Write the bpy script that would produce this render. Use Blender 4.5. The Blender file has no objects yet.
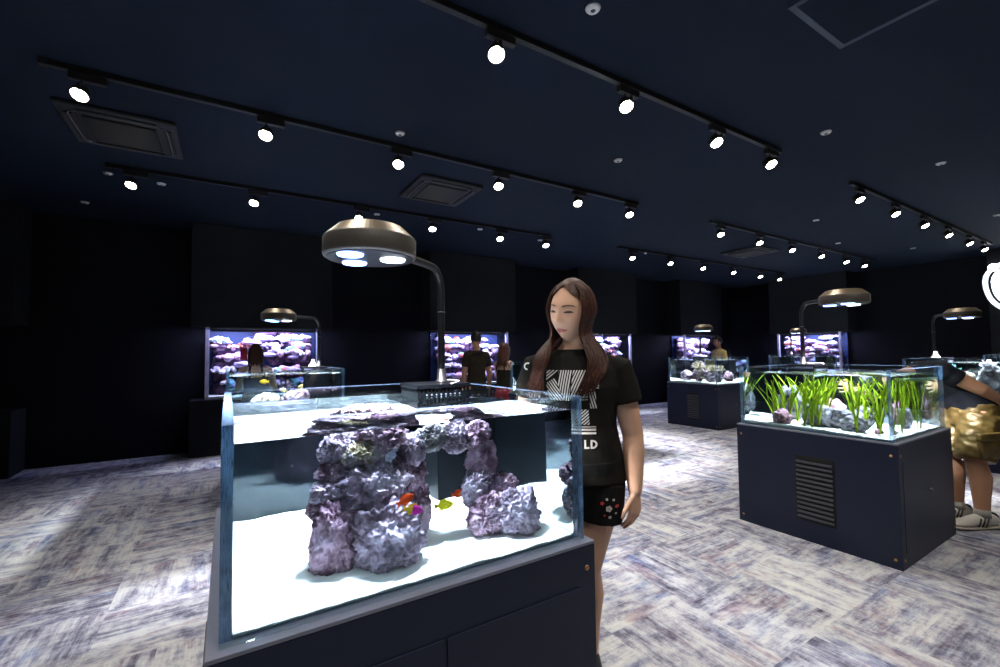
import bpy, bmesh, math, random
from mathutils import Vector, Matrix, noise
from math import pi, sin, cos, radians

C = bpy.context.scene.collection
SC = bpy.context.scene
rng = random.Random(11)

# ------------------------------------------------------------------ materials
def nodes_of(name):
    m = bpy.data.materials.new(name); m.use_nodes = True
    nt = m.node_tree; nt.nodes.clear()
    out = nt.nodes.new('ShaderNodeOutputMaterial')
    return m, nt, out

def ramp(nt, stops):
    r = nt.nodes.new('ShaderNodeValToRGB'); e = r.color_ramp.elements
    while len(e) < len(stops): e.new(.5)
    for i, (p, c) in enumerate(stops): e[i].position = p; e[i].color = (*c, 1)
    return r

def pmat(name, col, rough=.5, metal=0, spec=.5, vary=.12, scale=30, bump=0, emit=None, estr=0, trans=0, sub=0, coat=0):
    """principled, its colour gently mottled by object-space noise"""
    m, nt, out = nodes_of(name)
    b = nt.nodes.new('ShaderNodeBsdfPrincipled')
    b.inputs['Roughness'].default_value = rough; b.inputs['Metallic'].default_value = metal
    b.inputs['Specular IOR Level'].default_value = spec
    b.inputs['Coat Weight'].default_value = coat
    if sub: b.inputs['Subsurface Weight'].default_value = sub; b.inputs['Subsurface Radius'].default_value = (.01, .004, .002)
    tc = nt.nodes.new('ShaderNodeTexCoord')
    n = nt.nodes.new('ShaderNodeTexNoise'); n.inputs['Scale'].default_value = scale; n.inputs['Detail'].default_value = 4
    nt.links.new(tc.outputs['Object'], n.inputs['Vector'])
    r = ramp(nt, [(.3, tuple(c * (1 - vary) for c in col)), (.7, tuple(min(1, c * (1 + vary)) for c in col))])
    nt.links.new(n.outputs['Fac'], r.inputs['Fac']); nt.links.new(r.outputs['Color'], b.inputs['Base Color'])
    if bump:
        bp = nt.nodes.new('ShaderNodeBump'); bp.inputs['Strength'].default_value = bump; bp.inputs['Distance'].default_value = .01
        nt.links.new(n.outputs['Fac'], bp.inputs['Height']); nt.links.new(bp.outputs['Normal'], b.inputs['Normal'])
    if emit:
        b.inputs['Emission Color'].default_value = (*emit, 1); b.inputs['Emission Strength'].default_value = estr
    nt.links.new(b.outputs[0], out.inputs[0])
    return m

def glassmat(name, col, ior):
    m, nt, out = nodes_of(name)
    b = nt.nodes.new('ShaderNodeBsdfGlass'); b.inputs['Roughness'].default_value = 0
    b.inputs['IOR'].default_value = ior; b.inputs['Color'].default_value = (*col, 1)
    nt.links.new(b.outputs[0], out.inputs[0])
    return m

def panemat(name, col):
    """clear sheet: see-through body with a mirror film by Fresnel"""
    m, nt, out = nodes_of(name)
    t = nt.nodes.new('ShaderNodeBsdfTransparent'); t.inputs['Color'].default_value = (*col, 1)
    g = nt.nodes.new('ShaderNodeBsdfGlossy'); g.inputs['Roughness'].default_value = 0
    f = nt.nodes.new('ShaderNodeFresnel'); f.inputs['IOR'].default_value = 1.35
    geo = nt.nodes.new('ShaderNodeNewGeometry')        # same mirror film on the way out as on the way in
    e1 = nt.nodes.new('ShaderNodeMath'); e1.operation = 'MULTIPLY_ADD'; e1.inputs[1].default_value = -2; e1.inputs[2].default_value = 1
    e2 = nt.nodes.new('ShaderNodeMath'); e2.operation = 'POWER'; e2.inputs[0].default_value = 1.35
    nt.links.new(geo.outputs['Backfacing'], e1.inputs[0]); nt.links.new(e1.outputs[0], e2.inputs[1]); nt.links.new(e2.outputs[0], f.inputs['IOR'])
    mx = nt.nodes.new('ShaderNodeMixShader'); nt.links.new(f.outputs[0], mx.inputs[0]); nt.links.new(t.outputs[0], mx.inputs[1]); nt.links.new(g.outputs[0], mx.inputs[2])
    nt.links.new(mx.outputs[0], out.inputs[0]); return m

def edgemat(name):
    """sawn and polished edge of a sheet: milky blue, half see-through"""
    m, nt, out = nodes_of(name)
    t = nt.nodes.new('ShaderNodeBsdfTransparent'); t.inputs['Color'].default_value = (.62, .76, .88, 1)
    b = nt.nodes.new('ShaderNodeBsdfPrincipled'); b.inputs['Roughness'].default_value = .25
    n = nt.nodes.new('ShaderNodeTexNoise'); n.inputs['Scale'].default_value = 14
    r = ramp(nt, [(.3, (.10, .20, .34)), (.7, (.26, .40, .60))]); nt.links.new(n.outputs['Fac'], r.inputs['Fac']); nt.links.new(r.outputs['Color'], b.inputs['Base Color'])
    mx = nt.nodes.new('ShaderNodeMixShader'); mx.inputs[0].default_value = .5
    nt.links.new(t.outputs[0], mx.inputs[1]); nt.links.new(b.outputs[0], mx.inputs[2]); nt.links.new(mx.outputs[0], out.inputs[0]); return m

def rockmat(name, stops, scale=9, rough=.85):
    m, nt, out = nodes_of(name)
    b = nt.nodes.new('ShaderNodeBsdfPrincipled'); b.inputs['Roughness'].default_value = rough
    b.inputs['Specular IOR Level'].default_value = .2
    tc = nt.nodes.new('ShaderNodeTexCoord')
    n = nt.nodes.new('ShaderNodeTexNoise'); n.inputs['Scale'].default_value = scale; n.inputs['Detail'].default_value = 8; n.inputs['Roughness'].default_value = .7
    nt.links.new(tc.outputs['Object'], n.inputs['Vector'])
    r = ramp(nt, stops); nt.links.new(n.outputs['Fac'], r.inputs['Fac'])
    n2 = nt.nodes.new('ShaderNodeTexNoise'); n2.inputs['Scale'].default_value = scale * 6; n2.inputs['Detail'].default_value = 6
    nt.links.new(tc.outputs['Object'], n2.inputs['Vector'])
    bp = nt.nodes.new('ShaderNodeBump'); bp.inputs['Strength'].default_value = .6; bp.inputs['Distance'].default_value = .012
    nt.links.new(n2.outputs['Fac'], bp.inputs['Height']); nt.links.new(bp.outputs['Normal'], b.inputs['Normal'])
    nt.links.new(r.outputs['Color'], b.inputs['Base Color'])
    nt.links.new(b.outputs[0], out.inputs[0])
    return m

def grassmat(name, c):
    m, nt, out = nodes_of(name)
    d = nt.nodes.new('ShaderNodeBsdfDiffuse'); t = nt.nodes.new('ShaderNodeBsdfTranslucent'); mx = nt.nodes.new('ShaderNodeMixShader'); mx.inputs[0].default_value = .4
    n = nt.nodes.new('ShaderNodeTexNoise'); n.inputs['Scale'].default_value = 9
    r = ramp(nt, [(.3, tuple(q * .6 for q in c)), (.7, c)]); nt.links.new(n.outputs['Fac'], r.inputs['Fac'])
    for s in (d, t): nt.links.new(r.outputs['Color'], s.inputs['Color'])
    nt.links.new(d.outputs[0], mx.inputs[1]); nt.links.new(t.outputs[0], mx.inputs[2]); nt.links.new(mx.outputs[0], out.inputs[0])
    return m

def carpetmat():
    m, nt, out = nodes_of('carpet')
    L = nt.links.new
    def N(t, **k):
        n = nt.nodes.new(t)
        for a, v in k.items(): setattr(n, a, v)
        return n
    def M(op, a, b=None):
        n = N('ShaderNodeMath', operation=op)
        for i, v in enumerate((a, b)):
            if v is None: continue
            if isinstance(v, (int, float)): n.inputs[i].default_value = v
            else: L(v, n.inputs[i])
        return n.outputs[0]
    geo = N('ShaderNodeNewGeometry'); sep = N('ShaderNodeSeparateXYZ'); L(geo.outputs['Position'], sep.inputs[0])
    T = .52
    x, y = sep.outputs['X'], sep.outputs['Y']
    cx, cy = M('FLOOR', M('DIVIDE', x, T)), M('FLOOR', M('DIVIDE', y, T))
    cc = N('ShaderNodeCombineXYZ'); L(cx, cc.inputs[0]); L(cy, cc.inputs[1])
    wo = N('ShaderNodeTexWhiteNoise'); L(cc.outputs[0], wo.inputs['Vector'])
    # mostly a basket weave, some squares turned at random
    par = M('FLOORED_MODULO', M('ADD', M('ADD', cx, cy), M('GREATER_THAN', wo.outputs['Value'], .78)), 2)
    # along / across the grain of each plank: swapped in every second square
    al = N('ShaderNodeMix'); al.data_type = 'FLOAT'; L(par, al.inputs[0]); L(x, al.inputs[2]); L(y, al.inputs[3])
    ac = N('ShaderNodeMix'); ac.data_type = 'FLOAT'; L(par, ac.inputs[0]); L(y, ac.inputs[2]); L(x, ac.inputs[3])
    al, ac = al.outputs[0], ac.outputs[0]
    plank = M('FLOOR', M('DIVIDE', ac, T / 2))
    cv = N('ShaderNodeCombineXYZ'); L(M('FLOOR', M('DIVIDE', al, T)), cv.inputs[0]); L(plank, cv.inputs[1]); L(par, cv.inputs[2])
    wn = N('ShaderNodeTexWhiteNoise'); L(cv.outputs[0], wn.inputs['Vector'])
    off = M('MULTIPLY', wn.outputs['Value'], 37.0)
    def streak(sa, sc, det, rough, z):
        v = N('ShaderNodeCombineXYZ'); L(M('ADD', M('MULTIPLY', al, sa), off), v.inputs[0]); L(M('MULTIPLY', ac, sc), v.inputs[1]); L(M('ADD', off, z), v.inputs[2])
        n = N('ShaderNodeTexNoise'); n.inputs['Scale'].default_value = 1; n.inputs['Detail'].default_value = det; n.inputs['Roughness'].default_value = rough
        L(v.outputs[0], n.inputs['Vector']); return n.outputs['Fac']
    s1 = streak(2.0, 13, 9, .72, 0); s2 = streak(5, 60, 4, .6, 5); s3 = streak(1.6, 6, 7, .68, 9); s4 = streak(2.4, 7, 8, .72, 17)
    # worn, cloudy wear that breaks the streaks
    worn = N('ShaderNodeTexNoise'); worn.inputs['Scale'].default_value = 11; worn.inputs['Detail'].default_value = 8; worn.inputs['Roughness'].default_value = .75
    L(geo.outputs['Position'], worn.inputs['Vector'])
    f = M('ADD', M('ADD', M('MULTIPLY', s1, .50), M('MULTIPLY', s2, .14)), M('MULTIPLY', worn.outputs['Fac'], .46))
    tone = M('MULTIPLY', M('SUBTRACT', wn.outputs['Value'], .5), .055)
    f = M('ADD', f, tone)
    base = ramp(nt, [(.40, (.06, .06, .085)), (.47, (.17, .17, .22)), (.53, (.34, .34, .40)), (.585, (.52, .52, .53)), (.68, (.64, .64, .60))])
    L(f, base.inputs['Fac'])
    # slate-blue and maroon patches where the second dye shows
    mb = ramp(nt, [(.53, (0, 0, 0)), (.66, (1, 1, 1))]); L(s3, mb.inputs['Fac'])
    mr = ramp(nt, [(.53, (0, 0, 0)), (.63, (1, 1, 1))]); L(s4, mr.inputs['Fac'])
    mx1 = N('ShaderNodeMix'); mx1.data_type = 'RGBA'; mx1.blend_type = 'MULTIPLY'
    L(M('MULTIPLY', mb.outputs['Color'], .85), mx1.inputs[0]); L(base.outputs['Color'], mx1.inputs[6]); mx1.inputs[7].default_value = (.42, .52, .80, 1)
    mx2 = N('ShaderNodeMix'); mx2.data_type = 'RGBA'; mx2.blend_type = 'MULTIPLY'
    L(M('MULTIPLY', mr.outputs['Color'], .62), mx2.inputs[0]); L(mx1.outputs[2], mx2.inputs[6]); mx2.inputs[7].default_value = (.55, .36, .42, 1)
    b = N('ShaderNodeBsdfPrincipled'); b.inputs['Roughness'].default_value = .95; b.inputs['Specular IOR Level'].default_value = .1
    L(mx2.outputs[2], b.inputs['Base Color'])
    bp = N('ShaderNodeBump'); bp.inputs['Strength'].default_value = .25; bp.inputs['Distance'].default_value = .004
    L(s2, bp.inputs['Height']); L(bp.outputs['Normal'], b.inputs['Normal'])
    L(b.outputs[0], out.inputs[0])
    return m

MT = {}
MT['carpet'] = carpetmat()
MT['wall'] = pmat('navy_wall_paint', (.0065, .0072, .0105), .8, spec=.15, vary=.05, scale=4)
MT['panel'] = pmat('charcoal_wall_panel', (.0165, .0175, .021), .75, spec=.15, vary=.05, scale=4)
MT['ceiling'] = pmat('navy_ceiling_paint', (.0105, .0165, .031), .85, spec=.1, vary=.06, scale=3)
MT['rail'] = pmat('black_rail', (.010, .010, .010), .45, spec=.4)
MT['spot'] = pmat('black_spot_shell', (.018, .017, .016), .45)
MT['white_plastic'] = pmat('white_plastic', (.62, .62, .60), .4, vary=.04)
MT['grey_vent'] = pmat('grey_vent', (.016, .018, .023), .6, vary=.05)
MT['vent_dark'] = pmat('vent_dark', (.006, .006, .007), .7)
MT['vent_edge'] = pmat('vent_edge', (.13, .13, .14), .4, metal=.5)
MT['cabinet'] = pmat('navy_laminate', (.010, .017, .042), .45, spec=.35, vary=.05, scale=6)
MT['ledge'] = pmat('led_lit_ledge', (.20, .21, .27), .4, vary=.05)  # navy board painted paler: scattered LED light put into its colour
MT['bolt'] = pmat('copper_bolt', (.55, .30, .14), .3, metal=.9, vary=.08)
MT['steel'] = pmat('brushed_steel', (.20, .20, .21), .36, metal=.9, vary=.05)
MT['glass'] = panemat('clear_glass', (.93, .97, .98))
MT['edge'] = edgemat('polished_glass_edge')
MT['water'] = glassmat('tank_water', (.84, .94, .985), 1.333)
MT['overflow'] = pmat('black_acrylic', (.0022, .0028, .0040), .4, spec=.06)
MT['slotlight'] = pmat('slot_light_paint', (.13, .15, .18), .4)
MT['lamp'] = pmat('warm_lit_lamp_shell', (.20, .155, .10), .38, metal=.8, vary=.06, scale=12)  # warm spotlight reflection put into the base colour; shell itself is dark grey
MT['lampside'] = pmat('graphite_lamp_side', (.055, .047, .038), .5, metal=.2, vary=.05)
MT['lampunder'] = pmat('lamp_underside', (.010, .010, .015), .5, spec=.2)
MT['arm'] = pmat('black_arm', (.008, .008, .009), .45, spec=.3)
MT['cable'] = pmat('white_cable', (.6, .6, .6), .4)
MT['sign_dark'] = pmat('sign_edge', (.02, .03, .05), .5)

def emis(name, col, s):
    m, nt, out = nodes_of(name)
    e = nt.nodes.new('ShaderNodeEmission'); e.inputs['Color'].default_value = (*col, 1); e.inputs['Strength'].default_value = s
    nt.links.new(e.outputs[0], out.inputs[0]); return m
MT['bulb'] = emis('warm_bulb', (1, .92, .76), 40)
MT['led_blue'] = emis('blue_led', (.25, .42, 1.0), 9)
MT['led_white'] = emis('white_led', (.78, .90, 1.0), 9)
MT['sign_face'] = emis('sign_face', (.93, .98, 1), 6)
MT['sign_halo'] = emis('sign_halo', (.85, .92, 1), 1.6)

MT['sand'] = pmat('white_sand', (.80, .80, .77), .95, spec=.1, vary=.08, scale=160, bump=.12)
MT['rock_violet'] = rockmat('violet_live_rock', [(.30, (.035, .024, .033)), (.43, (.15, .11, .145)), (.54, (.35, .27, .35)), (.62, (.50, .44, .54)), (.74, (.26, .20, .19))])
MT['rock_plum'] = rockmat('plum_live_rock', [(.30, (.034, .018, .030)), (.45, (.18, .10, .145)), (.56, (.42, .28, .36)), (.70, (.38, .33, .47))])
MT['rock_tan'] = rockmat('tan_live_rock', [(.30, (.05, .04, .03)), (.45, (.22, .17, .10)), (.55, (.38, .34, .36)), (.70, (.36, .33, .42))])
MT['rock_grey'] = rockmat('grey_rock', [(.30, (.03, .03, .03)), (.47, (.17, .15, .16)), (.58, (.36, .33, .36)), (.72, (.25, .28, .12))], 7)
MT['rock_red'] = rockmat('reddish_rock', [(.30, (.05, .02, .025)), (.47, (.28, .14, .16)), (.60, (.46, .28, .30)), (.72, (.25, .25, .10))], 7)
MT['reef_rock'] = rockmat('dark_reef_rock', [(.30, (.012, .008, .02)), (.48, (.06, .035, .075)), (.60, (.16, .09, .15)), (.75, (.10, .08, .15))], 6)
MT['coral_white'] = rockmat('white_coral', [(.30, (.55, .50, .56)), (.60, (.86, .82, .88)), (.8, (.80, .80, .9))], 10)
MT['coral_pink'] = rockmat('pink_coral', [(.30, (.40, .16, .30)), (.60, (.78, .50, .66)), (.8, (.85, .70, .80))], 10)
MT['coral_lilac'] = rockmat('lilac_coral', [(.30, (.26, .20, .45)), (.60, (.60, .52, .80)), (.8, (.75, .70, .90))], 10)
MT['coral_teal'] = rockmat('teal_coral', [(.30, (.10, .25, .30)), (.60, (.35, .62, .66)), (.8, (.55, .75, .75))], 10)
MT['coral_red'] = rockmat('rust_coral', [(.30, (.25, .05, .04)), (.60, (.55, .16, .12)), (.8, (.60, .30, .25))], 10)
MT['anemone'] = rockmat('beige_anemone', [(.30, (.22, .17, .10)), (.60, (.58, .50, .38)), (.8, (.75, .70, .60))], 12)
MT['tank_back'] = pmat('deep_blue_back', (.012, .030, .12), .6, vary=.2, scale=3)
MT['tank_lip'] = pmat('wall_tank_lip', (.01, .01, .013), .5)
MT['post'] = None

# ------------------------------------------------------------------ object helpers
def link_mesh(name, bm, mat, parent=None, smooth=False, recv=False):
    me = bpy.data.meshes.new(name); bm.normal_update(); bm.to_mesh(me); bm.free()
    if smooth:
        for p in me.polygons: p.use_smooth = True
    for m in (mat if isinstance(mat, (list, tuple)) else [mat]): me.materials.append(m)
    o = bpy.data.objects.new(name, me); C.objects.link(o)
    if parent: o.parent = parent
    if recv: o.cycles.is_caustics_receiver = True
    return o

def tag(o, label=None, cat=None, group=None, kind=None):
    if label: o['label'] = label
    if cat: o['category'] = cat
    if group: o['group'] = group
    if kind: o['kind'] = kind
    return o

def empty(name, loc, label=None, cat=None, group=None, rz=0):
    o = bpy.data.objects.new(name, None); C.objects.link(o)
    o.location = loc; o.rotation_euler = (0, 0, rz); o.empty_display_size = .05
    return tag(o, label, cat, group)

def struct(name, bm, mat, smooth=False):
    o = link_mesh(name, bm, mat, smooth=smooth); o['kind'] = 'structure'; return o

def BM(): return bmesh.new()

def add_box(bm, a, b, bevel=0, mi=0):
    r = bmesh.ops.create_cube(bm, size=1)
    for v in r['verts']:
        v.co = Vector([(a[i] + b[i]) / 2 + v.co[i] * (b[i] - a[i]) for i in range(3)])
    fs = {f for v in r['verts'] for f in v.link_faces}
    if bevel:
        es = list({e for v in r['verts'] for e in v.link_edges})
        bmesh.ops.bevel(bm, geom=es, offset=bevel, segments=2, affect='EDGES', profile=.5)
    elif mi:
        for f in fs: f.material_index = mi
    return bm

def box(a, b, bevel=0): return add_box(BM(), a, b, bevel)

def add_lathe(bm, prof, c=(0, 0, 0), seg=32, M=None, mi=0, cap=True):
    """surface of revolution about z: prof = [(r, z)...]"""
    rings = []
    for r, z in prof:
        ring = []
        for k in range(seg):
            a = 2 * pi * k / seg
            p = Vector((r * cos(a), r * sin(a), z))
            if M is not None: p = M @ p
            ring.append(bm.verts.new(p + Vector(c)))
        rings.append(ring)
    for i in range(len(rings) - 1):
        for k in range(seg):
            f = bm.faces.new((rings[i][k], rings[i][(k + 1) % seg], rings[i + 1][(k + 1) % seg], rings[i + 1][k])); f.material_index = mi
    if cap:
        f = bm.faces.new(list(reversed(rings[0]))); f.material_index = mi
        f = bm.faces.new(rings[-1]); f.material_index = mi
    return bm

def catmull(pts, n):
    pts = [Vector(p) for p in pts]
    P = [pts[0] * 2 - pts[1]] + pts + [pts[-1] * 2 - pts[-2]]
    out = []
    for i in range(1, len(P) - 2):
        for k in range(n):
            t = k / n
            a, b, c, d = P[i - 1], P[i], P[i + 1], P[i + 2]
            out.append(.5 * ((2 * b) + (c - a) * t + (2 * a - 5 * b + 4 * c - d) * t * t + (3 * b - a - 3 * c + d) * t ** 3))
    out.append(pts[-1]); return out

def interp(vals, n):
    out = []
    for i in range(len(vals) - 1):
        for k in range(n): out.append(vals[i] + (vals[i + 1] - vals[i]) * k / n)
    out.append(vals[-1]); return out

def add_loft(bm, pts, ra, rb=None, side=(1, 0, 0), seg=12, rounded=True, mi=0):
    """closed tube through pts; ra = half-width along side, rb = half-width along the other axis"""
    rb = rb or ra; side = Vector(side); pts = [Vector(p) for p in pts]
    if rounded:      # domed ends
        def dome(p, q, a, b):
            d = (p - q).normalized(); m = min(a, b); res = []
            for t in (.92, .7, .38): res.append((p + d * m * t, a * math.sqrt(1 - t * t), b * math.sqrt(1 - t * t)))
            return res
        s = dome(pts[0], pts[1], ra[0], rb[0]); e = list(reversed(dome(pts[-1], pts[-2], ra[-1], rb[-1])))
        P = [q[0] for q in s] + pts + [q[0] for q in e]
        A = [q[1] for q in s] + list(ra) + [q[1] for q in e]; B = [q[2] for q in s] + list(rb) + [q[2] for q in e]
    else: P, A, B = pts, list(ra), list(rb)
    rings = []; n = len(P)
    for i in range(n):
        t = (P[min(i + 1, n - 1)] - P[max(i - 1, 0)])
        t = t.normalized() if t.length > 1e-9 else Vector((0, 0, 1))
        u = side - t * side.dot(t)
        if u.length < 1e-4: u = t.orthogonal()
        u.normalize(); w = t.cross(u)
        rings.append([bm.verts.new(P[i] + u * A[i] * cos(2 * pi * k / seg) + w * B[i] * sin(2 * pi * k / seg)) for k in range(seg)])
        side = u
    for i in range(n - 1):
        for k in range(seg):
            f = bm.faces.new((rings[i][k], rings[i][(k + 1) % seg], rings[i + 1][(k + 1) % seg], rings[i + 1][k])); f.material_index = mi
    f = bm.faces.new(list(reversed(rings[0]))); f.material_index = mi
    f = bm.faces.new(rings[-1]); f.material_index = mi
    return bm

def add_tube(bm, pts, r, seg=10, n=6, mi=0):
    P = catmull(pts, n) if len(pts) > 2 else [Vector(p) for p in pts]
    return add_loft(bm, P, [r] * len(P), seg=seg, rounded=False, side=(.3, .5, .8), mi=mi)

def add_ball(bm, c, r, sub=3, M=None):
    q = bmesh.ops.create_icosphere(bm, subdivisions=sub, radius=1)
    r = r if isinstance(r, (tuple, list)) else (r, r, r)
    for v in q['verts']:
        p = Vector((v.co.x * r[0], v.co.y * r[1], v.co.z * r[2]))
        if M is not None: p = M @ p
        v.co = p + Vector(c)
    return q['verts']

def remeshed(bm, voxel, smooth=4):
    """one continuous surface out of overlapping closed shells"""
    bmesh.ops.recalc_face_normals(bm, faces=bm.faces[:])
    me = bpy.data.meshes.new('tmp'); bm.to_mesh(me); bm.free()
    o = bpy.data.objects.new('tmp', me); C.objects.link(o)
    r = o.modifiers.new('r', 'REMESH'); r.mode = 'VOXEL'; r.voxel_size = voxel; r.use_smooth_shade = True
    s = o.modifiers.new('s', 'SMOOTH'); s.factor = .5; s.iterations = smooth
    dg = bpy.context.evaluated_depsgraph_get()
    m2 = bpy.data.meshes.new_from_object(o.evaluated_get(dg))
    bpy.data.objects.remove(o); bpy.data.meshes.remove(me)
    b2 = bmesh.new(); b2.from_mesh(m2); bpy.data.meshes.remove(m2)
    return b2

# ------------------------------------------------------------------ camera
cam = bpy.data.cameras.new('camera'); cam.sensor_width = 36; cam.lens = 442.54 * 36 / 1000; cam.clip_start = .02; cam.clip_end = 60
co = bpy.data.objects.new('camera', cam); C.objects.link(co); SC.camera = co
M = Matrix.Rotation(-.5517, 4, 'Z') @ Matrix.Rotation(pi / 2 + .0412, 4, 'X') @ Matrix.Rotation(-.0116, 4, 'Z')
M.translation = (0, 0, 1.3356); co.matrix_world = M

# ------------------------------------------------------------------ room shell
XL, XR, YN, YW, ZC = -4.6, 12.55, -1.6, 7.5, 3.1
struct('floor', box((XL, YN, -.1), (XR, YW, 0)), MT['carpet'])
struct('ceiling', box((XL, YN, ZC), (XR, YW, ZC + .1)), MT['ceiling'])
struct('wall_left', box((XL, YW, -.1), (XR + .15, YW + .15, ZC + .1)), MT['wall'])
struct('wall_far', box((XR, YN, -.1), (XR + .15, YW, ZC + .1)), MT['wall'])
struct('wall_near_left', box((XL - .15, YN, -.1), (XL, YW + .15, ZC + .1)), MT['wall'])
tn = 0
ZT, ZB = 1.715, .735          # window of every wall aquarium
BAYS = [-3.80, -.42, 2.94, 6.30, 9.66]
FY = 7.05
for bx in BAYS:
    tn += 1; struct('trim_%d' % tn, box((bx, FY, ZT), (bx + 1.76, YW, ZC), .004), MT['panel'])
    tn += 1; struct('trim_%d' % tn, box((bx, FY, 0), (bx + 1.76, YW, ZB), .004), MT['panel'])
FX, FB = 12.05, 4.42
tn += 1; struct('trim_%d' % tn, box((FX, FB, ZT), (XR, FB + 1.72, ZC), .004), MT['panel'])
tn += 1; struct('trim_%d' % tn, box((FX, FB, 0), (XR, FB + 1.72, ZB), .004), MT['panel'])
# pier that carries the lit sign at the right
tn += 1; struct('trim_%d' % tn, box((11.85, .4, 0), (XR, 2.18, ZC), .004), MT['panel'])

# ------------------------------------------------------------------ ceiling: tracks and spotlights
def spot_proto():
    r = empty('track_spotlight', (0, 0, 0))
    link_mesh('adapter', box((-.09, -.018, -.045), (.09, .018, -.002), .003), MT['spot'], r)
    b = BM(); add_loft(b, [(-.03, 0, -.046), (-.03, 0, -.09)], [.006] * 2, seg=10, rounded=False); add_loft(b, [(-.03, -.054, -.09), (-.03, .054, -.09)], [.006] * 2, side=(1, 0, 0), seg=8, rounded=False)
    add_box(b, (-.037, -.056, -.125), (-.023, -.050, -.08)); add_box(b, (-.037, .050, -.125), (-.023, .056, -.08))
    link_mesh('yoke', b, MT['spot'], r)
    T = Matrix.Translation((-.03, 0, -.115)) @ Matrix.Rotation(radians(-30), 4, 'X') @ Matrix.Rotation(radians(10), 4, 'Y')
    b = BM(); add_lathe(b, [(.028, .045), (.036, .035), (.049, -.01), (.049, -.032), (.044, -.032), (.042, -.022)][::-1], M=T, seg=24)
    h = link_mesh('lamp_head', b, MT['spot'], r, True)
    b = BM(); add_lathe(b, [(.0425, -.026), (.041, -.030), (.024, -.033)][::-1], M=T, seg=24)
    link_mesh('lens', b, MT['bulb'], h, True)
    return r
def copy_tree(o, parent=None):
    c = o.copy(); C.objects.link(c); c.parent = parent
    for ch in list(o.children): copy_tree(ch, c)
    return c

SPW = 44
def spot_light(p, e, size=100, tilt=-16):
    l = bpy.data.lights.new('spot_beam', 'SPOT'); l.energy = e; l.shadow_soft_size = .03; l.spot_size = radians(size); l.spot_blend = .85; l.color = (1, .955, .905)
    o = bpy.data.objects.new('spot_beam', l); C.objects.link(o); o.location = p; o.rotation_euler = (radians(tilt), 0, 0)
ORD = ['first', 'second', 'third', 'fourth', 'fifth', 'sixth']
ZR = 3.06
proto = None
def track(y, x0, x1, xs, name, e=1.0, aim=False):
    global proto
    t = empty('lighting_track', ((x0 + x1) / 2, y, ZR), 'black ceiling track rail, ' + name, 'track light rail')
    L = (x1 - x0) / 2
    b = box((-L, -.0175, .004), (L, .0175, ZC - ZR - .001), .002); link_mesh('rail', b, MT['rail'], t)
    for s in (-1, 1): link_mesh('end_cap', box((s * L - .02, -.02, 0), (s * L + .02, .02, ZC - ZR - .001), .003), MT['spot'], t)
    for k, x in enumerate(xs):
        if proto is None: proto = spot_proto(); o = proto
        else: o = copy_tree(proto)
        o.rotation_euler = (0, 0, 0)
        o.location = (x + .03, y, ZR)
        o['label'] = 'black spotlight, %s from left on track %s' % (ORD[k], name); o['category'] = 'spotlight'; o['group'] = 'track spotlights'
        if aim: o.rotation_euler = (0, 0, pi); o.location.x = x - .03
        spot_light((x, y + (.02 if aim else -.02), ZR - .165), SPW * e, tilt=14 if aim else -16)
NA, NB, NC = 'over the nearest tank', 'crossing above the big lamp', 'closest to the left wall'
track(.42, -.95, 4.13, [-.78, .22, 1.21, 2.2, 3.22, 4.0], 'along the top edge over the camera', aim=True)
track(1.975, -.95, 4.13, [-.78, .22, 1.21, 2.20, 3.19, 3.98], NA)
track(3.575, -.95, 4.13, [-.78, .22, 1.21, 2.20, 3.20, 4.0], NB)
track(5.255, -.95, 4.13, [-.78, .22, 1.30, 2.23, 3.25, 4.06], NC)
track(1.975, 5.62, 11.05, [5.78, 6.79, 7.79, 8.77, 9.78, 10.61], 'over the right-hand tanks')
track(3.575, 5.62, 11.05, [5.81, 6.80, 7.78, 8.78, 9.76, 10.56], 'in the middle of the far half')
track(5.255, 5.62, 11.05, [5.93, 6.94, 7.93, 8.96, 9.99, 10.80], 'over the far left corner')

# ceiling cassettes
def cassette(x, y, label):
    r = empty('ceiling_cassette', (x, y, ZC), label, 'air conditioner', 'ceiling air conditioner cassettes')
    r.scale = (.82, .82, 1)
    link_mesh('face_panel', box((-.42, -.42, -.035), (.42, .42, -.002), .012), MT['grey_vent'], r)
    link_mesh('intake_grille', box((-.26, -.26, -.048), (.26, .26, -.033), .008), MT['vent_dark'], r)
    for k in range(4):
        T = Matrix.Rotation(k * pi / 2, 4, 'Z')
        b = box((-.27, .315, -.044), (.27, .375, -.034), .004); b.transform(T); link_mesh('air_slot', b, MT['vent_dark'], r)
        b = BM(); add_tube(b, [(-.33, .30, -.04), (-.30, .335, -.046), (-.2, .345, -.046), (.2, .345, -.046), (.30, .335, -.046), (.33, .30, -.04)], .0045, 6); b.transform(T)
        link_mesh('louvre_edge', b, MT['vent_edge'], r, True)
cassette(1.95, 4.37, 'dark ceiling air conditioner cassette above and behind the nearest tank lamp')
cassette(-.70, 4.41, 'dim ceiling air conditioner cassette below the leftmost spotlight')
cassette(8.0, 4.37, 'dark ceiling air conditioner cassette between the two far right-hand tracks')
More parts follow.
